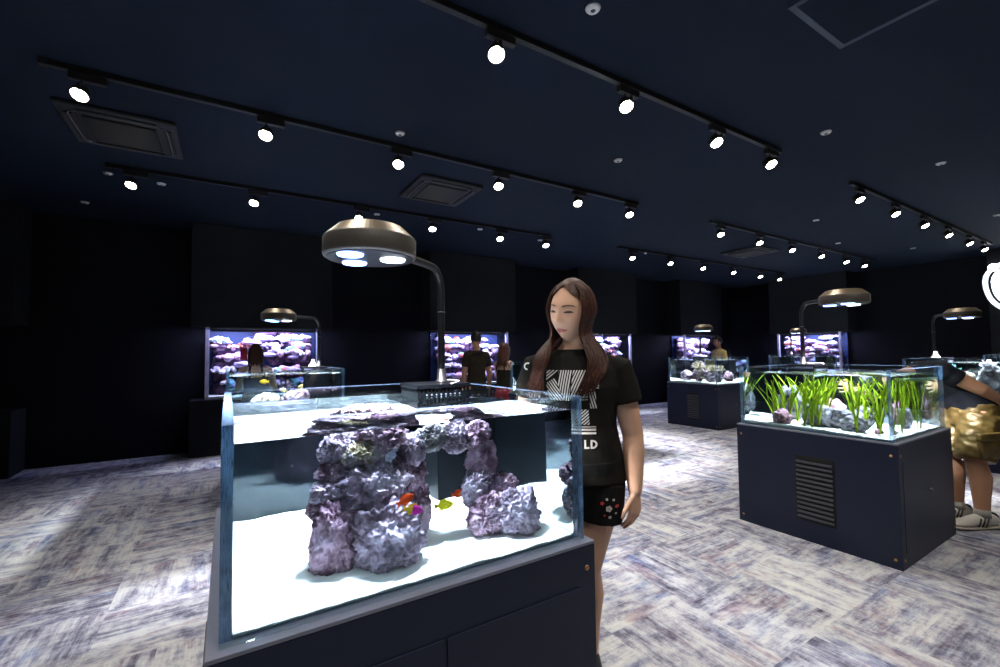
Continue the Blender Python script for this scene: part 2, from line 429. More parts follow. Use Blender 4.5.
DET = [(1.583, 1.621, 'round white ceiling detector with dark centre, nearest of all'), (1.158, 3.378, 'round white ceiling detector just above the long middle track'),
       (3.063, 2.853, 'small round white ceiling detector under the near track'), (4.146, 1.615, 'round white ceiling detector right of the near track end'),
       (5.821, 1.333, 'round white ceiling detector above the right-hand track'), (-1.409, 6.724, 'white ceiling detector at the far left corner wall'),
       (1.593, 5.533, 'small white detector right above the nearest tank lamp'), (3.066, 5.496, 'small white detector beside the track by the left wall'),
       (4.201, 5.582, 'small white detector at the end of the left wall track'), (6.446, 5.409, 'tiny ceiling detector over the far left corner track'),
       (6.888, 2.845, 'white ceiling detector between the far half tracks'), (8.735, 3.298, 'tiny ceiling detector past the far middle spotlights'),
       (10.40, 2.80, 'faint ceiling detector in front of the far wall'), (8.8, 1.50, 'tiny ceiling detector beside the right-hand track end'),
       (-1.003, 5.543, 'small white detector left of the left wall track'), (-.60, 5.62, 'small white detector just behind the first left wall spotlight')]
for x, y, lab in DET:
    r = empty('smoke_detector', (x, y, ZC), lab, 'smoke detector', 'round ceiling detectors'); r.scale = (.72, .72, .5)
    b = BM(); add_lathe(b, [(.03, -.032), (.044, -.026), (.052, -.012), (.055, -.001)], seg=24); link_mesh('body', b, MT['white_plastic'], r, True)
    b = BM(); add_lathe(b, [(.012, -.038), (.018, -.0325)], seg=16); link_mesh('sensor', b, MT['grey_vent'], r, True)
r = empty('access_panel', (2.75, .80, ZC), 'square ceiling access hatch outline at the top edge of the photo', 'hatch')
link_mesh('hatch_frame', (lambda b: [add_box(b, *q) for q in (((-.3, -.3, -.008), (.3, -.27, -.001)), ((-.3, .27, -.008), (.3, .3, -.001)), ((-.3, -.27, -.008), (-.27, .27, -.001)), ((.27, -.27, -.008), (.3, .27, -.001)))] and b)(BM()), pmat('hatch_frame', (.021, .033, .060), .6), r)
link_mesh('hatch_door', box((-.268, -.268, -.005), (.268, .268, -.001)), MT['ceiling'], r)

# ------------------------------------------------------------------ rocks
def rock_verts(bm, seed, size, sub=5, rough=1.0, flat=None):
    q = bmesh.ops.create_icosphere(bm, subdivisions=sub, radius=1)
    off = Vector((seed * 7.31, seed * 3.17, seed * 1.91))
    for v in q['verts']:
        d = v.co.normalized()
        p = d * 1.0 + off
        n1 = noise.noise(p * 1.3); n2 = noise.noise(p * 3.0); n3 = noise.noise(p * 6.5)
        h = .20 * n1 + .20 * n2 + .09 * n3
        if rough > 0:
            f1 = noise.voronoi(p * 4.2)[0][0]; h -= rough * .30 * max(0, .42 - f1)       # pits
            f2 = noise.voronoi(p * 8.0 + Vector((3, 1, 7)))[0][0]; h -= rough * .12 * max(0, .45 - f2)
            h += rough * (.07 * noise.noise(p * 12) + .05 * noise.noise(p * 25))
            f3 = noise.voronoi(p * 15 + Vector((9, 2, 4)))[0][0]; h -= rough * .085 * max(0, .55 - f3)
        k = 1.0 + h
        v.co = Vector((d.x * size[0] * k, d.y * size[1] * k, d.z * size[2] * k))
    return q['verts']

def rock(loc, dims, seed, mat, label, group, cat='rock', sub=5, name='live_rock', rough=1.0, recv=True):
    bm = BM(); rock_verts(bm, seed, [d / 2 for d in dims], sub, rough)
    o = link_mesh(name, bm, mat, smooth=True, recv=recv); o.location = loc; o.rotation_euler = (0, 0, seed)
    return tag(o, label, cat, group)

# ------------------------------------------------------------------ aquariums on cabinets
HC, HT, TL, TW, INS, GT = .75, 1.193, 1.006, .990, .023, .022

def cabinet(x, y, where, front, side_vent=True):
    c = empty('aquarium_cabinet', (x, y, 0), 'navy laminate cabinet under ' + where, 'cabinet', 'tank cabinets')
    link_mesh('carcass', box((0, 0, 0), (TL, TW, HC - .010), .002), MT['cabinet'], c)
    link_mesh('top_board', box((0, 0, HC - .0095), (TL, TW, HC), .0015), MT['ledge'], c)
    if front == 'doors':
        for a, b_ in ((.06, .5005), (.5055, .946)):
            link_mesh('door', box((a, -.0045, .06), (b_, .001, .625), .0012), MT['cabinet'], c)
    else:
        d = link_mesh('door', box((.06, -.0022, .09), (.93, .001, .635), .0008), MT['cabinet'], c)
        b = BM(); add_lathe(b, [(.004, 0), (.011, .003), (.012, .010), (.007, .014)], (.5, -.004, .40), 14, Matrix.Rotation(pi / 2, 4, 'X'))
        link_mesh('knob', b, MT['steel'], d, True)
    def bolt(px, py, pz, ax):
        R_ = Matrix.Rotation(pi / 2, 4, 'X') if ax == 'y' else Matrix.Rotation(-pi / 2, 4, 'Y')
        b = BM(); add_lathe(b, [(.0035, -.002), (.0085, -.0015), (.0085, .0015), (.0065, .0035), (.003, .0045)], (px, py, pz), 14, R_)
        link_mesh('bolt', b, MT['bolt'], c, True)
    for zz in (.055, .675):
        for q in (.034, TL - .034): bolt(q, 0, zz, 'y')
        for q in (.034, TW - .034): bolt(0, q, zz, 'x')
    if side_vent:
        v = link_mesh('vent_grille', box((-.004, .335, .14), (.002, .575, .585), .001), MT['vent_dark'], c)
        b = BM()
        for k in range(13):
            z = .158 + k * .0315
            bb = box((-.013, .345, z), (-.003, .565, z + .015), .001); bb.transform(Matrix.Translation((0, 0, 0))); me = bpy.data.meshes.new('t'); bb.to_mesh(me); bb.free(); b.from_mesh(me); bpy.data.meshes.remove(me)
        link_mesh('vent_slats', b, MT['vent_slat'], v)
    return c
MT['vent_slat'] = pmat('vent_slat', (.075, .078, .09), .4, vary=.05)

def pane(nm, A, B, parent):
    """glass sheet: big faces clear, the four narrow faces are its polished edge"""
    b = box(A, B); dims = [B[i] - A[i] for i in range(3)]; thin = dims.index(min(dims)); b.normal_update()
    for f in b.faces: f.material_index = 0 if abs(f.normal[thin]) > .5 or f.normal.z < -.5 else 1
    return link_mesh(nm, b, [MT['glass'], MT['edge']], parent)

def aquarium(x, y, where, sand_h, seed, overflow=True, sub=48):
    a = empty('aquarium', (x, y, HC), 'rimless glass aquarium, ' + where, 'aquarium', 'open glass aquariums')
    z0, h = .0012, HT - HC
    x0, x1, y0, y1, g = INS, TL - INS, INS, TW - INS, .0006
    for nm, A, B in (('front_pane', (x0, y0, z0), (x1, y0 + GT, h)), ('back_pane', (x0, y1 - GT, z0), (x1, y1, h)),
                     ('side_pane', (x0, y0 + GT + g, z0), (x0 + GT, y1 - GT - g, h)), ('side_pane', (x1 - GT, y0 + GT + g, z0), (x1, y1 - GT - g, h)),
                     ('base_pane', (x0 + GT + g, y0 + GT + g, z0), (x1 - GT - g, y1 - GT - g, z0 + .0035))):
        pane(nm, A, B, a)
    ix0, ix1, iy0, iy1 = x0 + GT + g, x1 - GT - g, y0 + GT + g, y1 - GT - g
    if overflow:
        ox, oy = .715, .735
        ob = BM(); add_box(ob, (ox, oy, z0 + .012), (ix1 - .002, iy1 - .002, h - .028)); add_box(ob, (ox - .006, oy - .006, h - .012), (ix1 - .002, iy1 - .002, h + .006), .002)
        ov = link_mesh('overflow_box', ob, MT['overflow'], a, recv=True)
        cb = BM()
        n = 14
        for k in range(n):
            q = ox + (ix1 - ox) * (k + .5) / n
            add_box(cb, (q - .004, oy - .001, h - .029), (q + .004, oy + .006, h - .011))
            q = oy + (iy1 - oy) * (k + .5) / n
            add_box(cb, (ox - .001, q - .004, h - .029), (ox + .006, q + .004, h - .011))
        link_mesh('overflow_comb', cb, MT['overflow'], ov)
        for q in range(8):
            b = BM(); add_lathe(b, [(.003, 0), (.003, .003)], (ox + .04 + .022 * q, oy - .0005, h - .038), 10, Matrix.Rotation(pi / 2, 4, 'X')); link_mesh('slot_light_dot', b, MT['slotlight'], ov)  # pale discs painted to stand for light showing through the slots
    # water: closed body, gentle ripples on its top face, split edges so every face keeps its own normal
    wb = BM()
    add_box(wb, (ix0, iy0, .0052), (ix1, iy1, .400))
    top = [f for f in wb.faces if f.normal.z > .9]; bmesh.ops.delete(wb, geom=top, context='FACES_ONLY')
    bmesh.ops.split_edges(wb, edges=wb.edges[:])
    gx = sub
    vv = [[wb.verts.new((ix0 + (ix1 - ix0) * i / gx, iy0 + (iy1 - iy0) * j / gx, .400 + RIP * noise.noise(Vector((i * .33 * 40 / gx + seed * 5, j * .33 * 40 / gx, seed))) * min(1, i / 3, (gx - i) / 3, j / 3, (gx - j) / 3))) for j in range(gx + 1)] for i in range(gx + 1)]
    for i in range(gx):
        for j in range(gx): wb.faces.new((vv[i][j], vv[i + 1][j], vv[i + 1][j + 1], vv[i][j + 1]))
    w = link_mesh('aquarium_water', wb, MT['water'], smooth=True); w.location = (x, y, HC)
    w.cycles.is_caustics_caster = True
    tag(w, 'clear blue-tinted water filling the ' + where, 'water', None, 'stuff')
    # sand bed
    sb = BM(); n = 40
    def hz(i, j): return sand_h * (.25 + .75 * min(1, j / n * 1.6)) + .006 * noise.noise(Vector((i * .22, j * .22, seed))) + .004 * noise.noise(Vector((i * .6, j * .6, seed + 4)))
    sx0, sx1, sy0, sy1 = ix0 + .0012, ix1 - .0012, iy0 + .0012, iy1 - .0012
    tv = [[sb.verts.new((sx0 + (sx1 - sx0) * i / n, sy0 + (sy1 - sy0) * j / n, .006 + max(.004, hz(i, j)))) for j in range(n + 1)] for i in range(n + 1)]
    for i in range(n):
        for j in range(n): sb.faces.new((tv[i][j], tv[i + 1][j], tv[i + 1][j + 1], tv[i][j + 1]))
    rim = [tv[i][0] for i in range(n + 1)] + [tv[n][j] for j in range(1, n + 1)] + [tv[i][n] for i in range(n - 1, -1, -1)] + [tv[0][j] for j in range(n - 1, 0, -1)]
    low = [sb.verts.new((v.co.x, v.co.y, .0058)) for v in rim]
    for k in range(len(rim)):
        sb.faces.new((rim[(k + 1) % len(rim)], rim[k], low[k], low[(k + 1) % len(rim)]))
    sb.faces.new(list(reversed(low)))
    s = link_mesh('aquarium_sand', sb, MT['sand'], smooth=True, recv=True); s.location = (x, y, HC)
    tag(s, 'white sand bed in the ' + where, 'sand', None, 'stuff')
    return a
RIP = .0016

def tank_lamp(x, y, label, hx=.46, hy=.53, hz=1.672, energy=30, near=True, blue=1):
    """post on the back right corner, round head hung over the middle"""
    px, py = x + .895, y + .895
    t = empty('aquarium_lamp', (px, py, HT), label, 'lamp', 'round aquarium lamps')
    H = Vector((x + hx - px, y + hy - py, hz - HT))
    b = BM(); add_lathe(b, [(.150, 0), (.158, .004), (.160, .010), (.160, .062), (.157, .068)], H, 64); link_mesh('head_side', b, MT['lampside'], t, True)
    b = BM(); add_lathe(b, [(.157, .0681), (.114, .108), (.106, .1105), (.10, .111)], H, 64); link_mesh('head_top', b, MT['lamp'], t)
    b = BM(); add_lathe(b, [(.148, -.003), (.149, .003)], H, 64); u = link_mesh('head_underside', b, MT['lampunder'], t)
    for k, (dx, dy, m) in enumerate(((-.082, -.055, 'led_blue'), (-.035, .082, 'led_blue'), (.070, -.035, 'led_white'))):
        b = BM(); add_lathe(b, [(.032, -.010), (.041, -.009), (.044, -.0035)], H + Vector((dx, dy, 0)), 28); link_mesh('led_lens', b, MT[m], u)
        if near or k == 2:
            l = bpy.data.lights.new('led_beam', 'SPOT'); l.energy = energy * (1 if near else 3); l.shadow_soft_size = .035; l.spot_size = radians(114); l.spot_blend = .45
            l.color = (.88, .86, 1) if k < 2 else (1, .96, .95)
            l.cycles.is_caustics_light = True
            o = bpy.data.objects.new('led_beam', l); C.objects.link(o); o.parent = t; o.location = H + Vector((dx, dy, -.022))
    d = Vector((H.x, H.y, 0)).normalized()
    zt = H.z + .052
    e = H - d * .158; e.z = zt
    pts = [(0, 0, .005), (0, 0, zt - .14), Vector((0, 0, zt - .065)) + d * .006, Vector((0, 0, zt - .012)) + d * .045, Vector((0, 0, zt + .004)) + d * .11, e + d * .004]
    b = BM(); add_tube(b, pts, .0165, 14, 8); link_mesh('arm', b, MT['arm'], t, True)
    b = BM(); add_lathe(b, [(.030, .006), (.026, .012), (.022, .016), (.0205, .062), (.019, .066)], seg=20); link_mesh('post_sleeve', b, MT['steel'], t, True)
    b = BM(); add_lathe(b, [(.0185, zt - .2), (.0185, zt - .195)], seg=20); link_mesh('arm_joint', b, MT['steel'], t, True)
    if near:
        b = BM(); add_tube(b, [(.02, -.02, .014), (.042, -.08, .014), (.02, -.14, .013), (-.03, -.17, .006)], .0026, 8); link_mesh('power_cable', b, MT['cable'], t, True)
    return t

GX = lambda i: -.03 + 3.455 * i
GY = lambda j: 1.04 + 3.322 * j
TANKS = {
    (0, 0): 'nearest tank with the tall purple rock arch', (1, 0): 'planted tank with green grass at right', (2, 0): 'tank behind the leaning person at right',
    (3, 0): 'farthest right tank cut by the photo edge', (0, 1): 'tank behind the nearest one at left', (1, 1): 'tank half hidden behind the woman',
    (2, 1): 'far tank with pale anemones', (3, 1): 'farthest tank before the far wall window'}
LAMPS = {
    (0, 0): 'big round lamp with painted warm light on top, on a black arm over the nearest tank', (1, 0): 'round lamp with painted warm light on top over the planted tank', (2, 0): 'flat round lamp with two blue lights over the tank behind the leaning person',
    (3, 0): 'round lamp beyond the right photo edge', (0, 1): 'round lamp in front of the leftmost wall window', (1, 1): 'round lamp hidden behind the woman',
    (2, 1): 'small round lamp over the far anemone tank', (3, 1): 'small round lamp in front of the far wall window'}
for (i, j), w in TANKS.items():
    if (i, j) == (0, 0): x, y = -.0319, 1.0386
    elif (i, j) == (1, 0): x, y = 3.4398, 1.0404
    else: x, y = GX(i), GY(j)
    near = (i, j) in ((0, 0), (1, 0))
    cabinet(x, y, w, 'doors' if (i, j) == (0, 0) else 'single')
    aquarium(x, y, w, .024 if (i, j) == (0, 0) else .022, i * 3 + j + 1, sub=48 if near else 20)
    tank_lamp(x, y, LAMPS[(i, j)], near=near, energy=190, **({'hx': .62, 'hy': .47} if (i, j) == (1, 0) else {'hx': .66, 'hy': .42} if (i, j) == (1, 1) else {}))

# contents of the nearest tank
RK = {  # centre x y z, width, height, depth, material, label
    'A': (.253, 1.320, .835, .13, .19, .13, 'rock_plum', 'big plum live rock at the left foot of the tall stack'),
    'B': (.379, 1.255, .835, .19, .185, .16, 'rock_violet', 'big pitted violet live rock at the right foot of the tall stack'),
    'C': (.356, 1.335, .962, .185, .135, .15, 'rock_violet', 'large violet live rock in the middle of the tall stack'),
    'D': (.241, 1.365, .962, .095, .055, .10, 'rock_violet', 'flat violet live rock jutting left from the tall stack'),
    'E': (.256, 1.385, 1.004, .08, .058, .10, 'rock_plum', 'small plum live rock jutting left below the upper stack'),
    'F': (.272, 1.405, 1.064, .09, .10, .10, 'rock_violet', 'violet live rock at the upper left of the tall stack'),
    'G': (.331, 1.355, 1.047, .105, .09, .10, 'rock_tan', 'tan yellowish live rock in the upper tall stack'),
    'H': (.388, 1.390, 1.095, .165, .095, .14, 'rock_plum', 'plum live rock capping the tall stack under the surface'),
    'I': (.489, 1.405, 1.035, .08, .095, .08, 'rock_violet', 'pale violet live rock at the upper right of the tall stack'),
    'J': (.480, 1.425, .958, .10, .13, .10, 'rock_plum', 'dark plum live rock on the right flank of the tall stack'),
    'K': (.495, 1.425, .855, .10, .19, .10, 'rock_plum', 'shaded plum live rock at the back right foot of the stack'),
    'L': (.215, 1.365, .915, .06, .05, .07, 'rock_plum', 'small plum live rock peeking out low at the left'),
    'U': (.285, 1.350, .912, .12, .08, .12, 'rock_violet', 'violet live rock bedded on the left foot rock'),
    'W': (.330, 1.475, .93, .20, .36, .14, 'rock_plum', 'tall plum live rock at the back of the stack'),
    'V': (.395, 1.490, 1.125, .20, .085, .15, 'rock_violet', 'violet live rock whose tip breaks the water surface'),
    'N': (.555, 1.405, 1.068, .11, .08, .09, 'rock_grey', 'grey live rock at the left end of the arch'),
    'M': (.630, 1.405, 1.062, .11, .10, .10, 'rock_violet', 'pale violet live rock in the middle of the arch'),
    'O': (.700, 1.385, 1.062, .088, .10, .09, 'rock_plum', 'plum live rock at the top of the right column'),
    'P': (.717, 1.375, .983, .10, .12, .10, 'rock_plum', 'plum live rock second from the top of the right column'),
    'Q': (.690, 1.345, .897, .10, .12, .10, 'rock_violet', 'violet live rock in the middle of the right column'),
    'R': (.778, 1.350, .893, .11, .08, .10, 'rock_plum', 'plum live rock jutting right from the right column'),
    'S': (.790, 1.255, .822, .155, .145, .14, 'rock_violet', 'big violet live rock at the right foot of the right column'),
    'T': (.707, 1.305, .820, .125, .135, .13, 'rock_plum', 'pinkish live rock at the left foot of the right column'),
}
for k, (cx, cy, cz, w, h, d, m, lab) in RK.items():
    rock((cx, cy, cz), (w * 1.06, d * 1.08, h * 1.05), ord(k) * .37, MT[m], lab, 'live rocks in the nearest tank', sub=6, rough=1.2)

def fishmesh(root, L, colf, mats):
    """body, tail and fins pointing along -x (head at -x)"""
    bm = BM()
    prof = [(-.5, .02, .012), (-.44, .09, .05), (-.34, .16, .085), (-.18, .215, .11), (0, .22, .11), (.16, .17, .08), (.28, .095, .045), (.34, .06, .028)]
    add_loft(bm, [(p[0] * L, 0, 0) for p in prof], [p[2] * L for p in prof], [p[1] * L for p in prof], side=(0, 1, 0), seg=16, rounded=False)
    if colf:
        for f in bm.faces:
            c = f.calc_center_median(); f.material_index = colf(c.x / L, c.z / L)
    b = link_mesh('fish_body', bm, mats, root, True, True)
    def fin(name, poly, th=.012):
        q = BM(); A = [q.verts.new((x * L, -th * L, z * L)) for x, z in poly]; B = [q.verts.new((x * L, th * L, z * L)) for x, z in poly]
        q.faces.new(A); q.faces.new(list(reversed(B)))
        for k in range(len(poly)): q.faces.new((A[k], B[k], B[(k + 1) % len(poly)], A[(k + 1) % len(poly)]))
        link_mesh(name, q, mats[-1], root, False, True)
    fin('tail_fin', [(.31, .05), (.5, .17), (.46, 0), (.5, -.17), (.31, -.05)])
    fin('dorsal_fin', [(-.22, .18), (-.1, .29), (.15, .25), (.27, .15), (.2, .12), (-.1, .19)])
    fin('anal_fin', [(0, -.19), (.12, -.27), (.25, -.16), (.2, -.12)])
    for s in (-1, 1):
        q = BM(); add_ball(q, (-.36 * L, s * .075 * L, .05 * L), .028 * L, 2); link_mesh('eye', q, MT['eye_dark'], root, True, True)
MT['eye_dark'] = pmat('dark_eye', (.01, .01, .012), .2)
MT['f_orange'] = grassmat('orange_fish', (.85, .12, .03))
MT['f_yellow'] = grassmat('yellow_fish', (.95, .90, .03))
MT['f_magenta'] = grassmat('magenta_fish', (.75, .04, .50))
MT['f_gold'] = grassmat('gold_fish', (.90, .62, .05))
MT['f_tan'] = pmat('tan_fish', (.70, .50, .18), .45, vary=.2, scale=40)
def fish(loc, L, rz, tilt, mats, label, colf=None, group='fish in the nearest tank'):
    r = empty('reef_fish', loc, label, 'fish', group); r.rotation_euler = (0, tilt, rz); fishmesh(r, L, colf, [MT[m] for m in mats]); return r
fish((.400, 1.150, .952), .052, 2.6, .5, ['f_orange'], 'orange fish swimming in front of the tall rock stack')
fish((.640, 1.400, .880), .050, 2.7, .1, ['f_orange'], 'small orange fish between the stack and the right column')
fish((.575, 1.360, .864), .064, 2.65, .1, ['f_yellow'], 'bright yellow fish above the sand between the rocks')
fish((.415, 1.130, .928), .056, 2.75, -.2, ['f_magenta', 'f_gold'], 'half yellow half magenta fish by the tall stack', lambda x, z: 0 if x < -.02 else 1)

# contents of the planted tank
PR = [(3.60, 1.75, .815, .19, .13, .13, 'rock_red', 'reddish rock alone at the left of the planted tank'),
      (3.72, 1.55, .845, .20, .19, .18, 'rock_grey', 'big grey rock in the middle of the planted tank'),
      (3.78, 1.43, .835, .17, .15, .16, 'rock_grey', 'grey rock right of the big rock among the grass'),
      (3.68, 1.32, .815, .15, .11, .13, 'rock_grey', 'low grey rock toward the near corner of the planted tank'),
      (4.05, 1.36, .835, .14, .15, .14, 'rock_grey', 'grey rock behind the near corner of the planted tank'),
      (4.18, 1.60, .850, .22, .18, .18, 'rock_red', 'reddish rock deep in the planted tank'),
      (3.66, 1.185, .785, .05, .035, .05, 'rock_red', 'tiny reddish pebble in the near corner of the planted tank'),
      (3.95, 1.80, .90, .20, .28, .16, 'rock_grey', 'tall grey rock at the back left of the planted tank')]
for k, (cx, cy, cz, w, h, d, m, lab) in enumerate(PR):
    rock((cx, cy, cz), (w, d, h), 3.3 + k * 1.7, MT[m], lab, 'rocks in the planted tank', sub=4)
MT['post'] = grassmat('frosted_post', (.75, .75, .85))
MT['grass'] = grassmat('eelgrass_leaf', (.46, .62, .035))
def eelgrass(x, y, k):
    b = BM(); top = 1.146 - .772
    for q in range(rng.randint(4, 6)):
        a = rng.uniform(0, 2 * pi); h = rng.uniform(.75, 1.0) * top; lean = rng.uniform(.05, .16); dx, dy = cos(a) * lean, sin(a) * lean
        bend = rng.uniform(.0, .12)
        def cl(px, py): return (min(max(px, 3.50 - x), 4.38 - x), min(max(py, 1.10 - y), 1.95 - y))
        pts = []
        for f in (0, .3, .6, .85, 1.0):
            ex, ey = cl(dx * f ** 1.5 + cos(a + 1) * bend * max(0, f - .6), dy * f ** 1.5 + sin(a + 1) * bend * max(0, f - .6))
            pts.append((ex, ey, min(h * (f if f < .9 else .95 + .05 * (1 - bend * 8)), top)))
        P = catmull(pts, 4); n = len(P)
        W = [.0075 * (1 - .75 * (i / (n - 1)) ** 3) for i in range(n)]
        add_loft(b, P, W, [.0008] * n, side=(cos(a + 1.3), sin(a + 1.3), 0), seg=6, rounded=False)
    o = link_mesh('eelgrass_plant', b, MT['grass'], smooth=True, recv=True); o.location = (x, y, .772)
    tag(o, 'clump of bright green eelgrass rooted in the sand of the planted tank', 'aquatic plant', 'eelgrass clumps in the planted tank')
for k in range(30):
    while True:
        gx, gy = rng.uniform(3.58, 4.36), rng.uniform(1.12, 1.90)
        if not (gx > 4.1 and gy > 1.72): break
    eelgrass(gx, gy, k)

# far anemone tank (2,1), tank behind the person (2,0), other tanks
ax, ay = GX(2), GY(1)
for k, (dx, dy, cz, w, h, d, m, lab) in enumerate([
        (.30, .72, .86, .24, .20, .2, 'rock_violet', 'violet rock at the left of the far anemone tank'), (.35, .50, .90, .28, .26, .22, 'rock_plum', 'tall plum rock in the middle of the far anemone tank'),
        (.30, .28, .86, .24, .20, .2, 'rock_violet', 'violet rock by the near corner of the far anemone tank'), (.62, .30, .85, .24, .18, .2, 'rock_plum', 'plum rock at the right of the far anemone tank')]):
    o = rock((ax + dx, ay + dy, cz), (w, d, h), 9.1 + k, MT[m], lab, 'rocks in the far anemone tank', sub=4)
def anemone(loc, r, lab):
    root = empty('anemone', loc, lab, 'anemone', 'anemones in the far tank')
    b = BM(); add_ball(b, (0, 0, 0), (r * .55, r * .55, r * .4), 3); link_mesh('column', b, MT['anemone'], root, True, True)
    b = BM()
    for q in range(60):
        a = rng.uniform(0, 2 * pi); el = rng.uniform(.1, 1.4); d = Vector((cos(a) * cos(el), sin(a) * cos(el), sin(el))); p0 = d * r * .4
        P = [p0, p0 + d * r * .35 + Vector((0, 0, r * .1)), p0 + d * r * .6 + Vector((rng.uniform(-.1, .1) * r, rng.uniform(-.1, .1) * r, r * .05))]
        add_loft(b, P, [r * .05, r * .045, r * .03], seg=6)
    link_mesh('tentacles', b, MT['anemone'], root, True, True)
anemone((ax + .26, ay + .46, 1.00), .13, 'pale bushy anemone left of centre in the far tank')
anemone((ax + .33, ay + .25, .95), .11, 'pale bushy anemone near the corner of the far tank')
anemone((ax + .24, ay + .38, .85), .08, 'small pale anemone low in the far tank')
bx, by = GX(2), GY(0)
for k, (dx, dy, cz, w, h, d, m, lab) in enumerate([(.30, .55, .92, .34, .30, .3, 'rock_tan', 'big tan rock in the tank behind the leaning person'), (.35, .28, .95, .26, .36, .24, 'rock_grey', 'tall grey rock in the tank behind the leaning person'), (.55, .75, .86, .24, .18, .2, 'rock_plum', 'plum rock at the back of the tank behind the leaning person')]):
    rock((bx + dx, by + dy, cz), (w, d, h), 14.3 + k, MT[m], lab, 'rocks in the right rear tank', sub=4)
def branch_coral(loc, r, mat, lab, group):
    b = BM(); add_ball(b, (0, 0, 0), (r * .4, r * .4, r * .3), 3)
    for q in range(26):
        a = rng.uniform(0, 2 * pi); el = rng.uniform(.3, 1.5); d = Vector((cos(a) * cos(el), sin(a) * cos(el), sin(el)))
        e = d * r * rng.uniform(.7, 1.0)
        add_loft(b, [d * r * .2, e * .6, e], [r * .09, r * .075, r * .05], seg=7)
    o = link_mesh('branching_coral', b, mat, smooth=True, recv=True); o.location = loc
    return tag(o, lab, 'coral', group)
branch_coral((bx + .26, by + .30, 1.09), .10, MT['coral_white'], 'pale branching coral in the tank behind the leaning person', 'corals in the right rear tank')
branch_coral((bx + .24, by + .56, 1.05), .09, MT['coral_teal'], 'bluish branching coral in the tank behind the leaning person', 'corals in the right rear tank')
cx0, cy0 = GX(0), GY(1)
for k, (dx, dy, cz, w, h, d, m, lab) in enumerate([(.35, .6, .86, .3, .22, .26, 'rock_tan', 'tan rock low in the tank behind the nearest one'), (.6, .5, .88, .26, .24, .22, 'rock_plum', 'plum rock low in the tank behind the nearest one')]):
    rock((cx0 + dx, cy0 + dy, cz), (w, d, h), 20.7 + k, MT[m], lab, 'rocks in the left rear tank', sub=4)
G2 = 'fish in the left rear tank'
fish((cx0 + .32, cy0 + .35, 1.085), .085, .4, .1, ['f_gold'], 'yellow fish high in the tank behind the nearest one', group=G2)
fish((cx0 + .62, cy0 + .28, 1.02), .08, 2.4, .8, ['f_tan'], 'tan fish right of centre in the tank behind the nearest one', group=G2)
fish((cx0 + .48, cy0 + .30, 1.00), .08, .3, .3, ['f_tan'], 'tan fish in the middle of the tank behind the nearest one', group=G2)
for k, (i, j, lab1, lab2) in enumerate([(1, 1, 'grey rock in the tank half hidden behind the woman', 'plum rock in the tank half hidden behind the woman'), (3, 1, 'grey rock in the farthest tank before the far wall', 'plum rock in the farthest tank before the far wall'), (3, 0, 'grey rock in the farthest right tank', 'plum rock in the farthest right tank')]):
    rock((GX(i) + .35, GY(j) + .55, .88), (.3, .28, .24), 25.1 + k, MT['rock_grey'], lab1, 'rocks in the rear tanks', sub=3)
    rock((GX(i) + .55, GY(j) + .35, .86), (.26, .24, .2), 28.1 + k, MT['rock_plum'], lab2, 'rocks in the rear tanks', sub=3)
# small hardware on the far rims
for (x, y, lab) in ((7.42, 1.84, 'small white cone on the rim of the tank behind the leaning person'), (.80, 5.22, 'small white cone on the rim of the left rear tank')):
    b = BM(); add_lathe(b, [(.045, 0), (.042, .008), (.016, .055), (.014, .075), (.004, .078)], seg=20); o = link_mesh('feeder_cone', b, MT['white_plastic'], smooth=True); o.location = (x, y, HT + .0075); tag(o, lab, 'feeder')
o = empty('feeder_tray', (7.14, 1.14, HT + .001), 'white tray with a lit bottle on the rim at the right photo edge', 'tray')
link_mesh('tray', box((-.10, -.085, 0), (.10, .02, .015), .004), MT['white_plastic'], o)
b = BM(); add_lathe(b, [(.02, .016), (.028, .03), (.03, .06), (.018, .075), (.018, .09)], (.02, -.03, 0), 20); link_mesh('bottle', b, MT['white_plastic'], o, True)

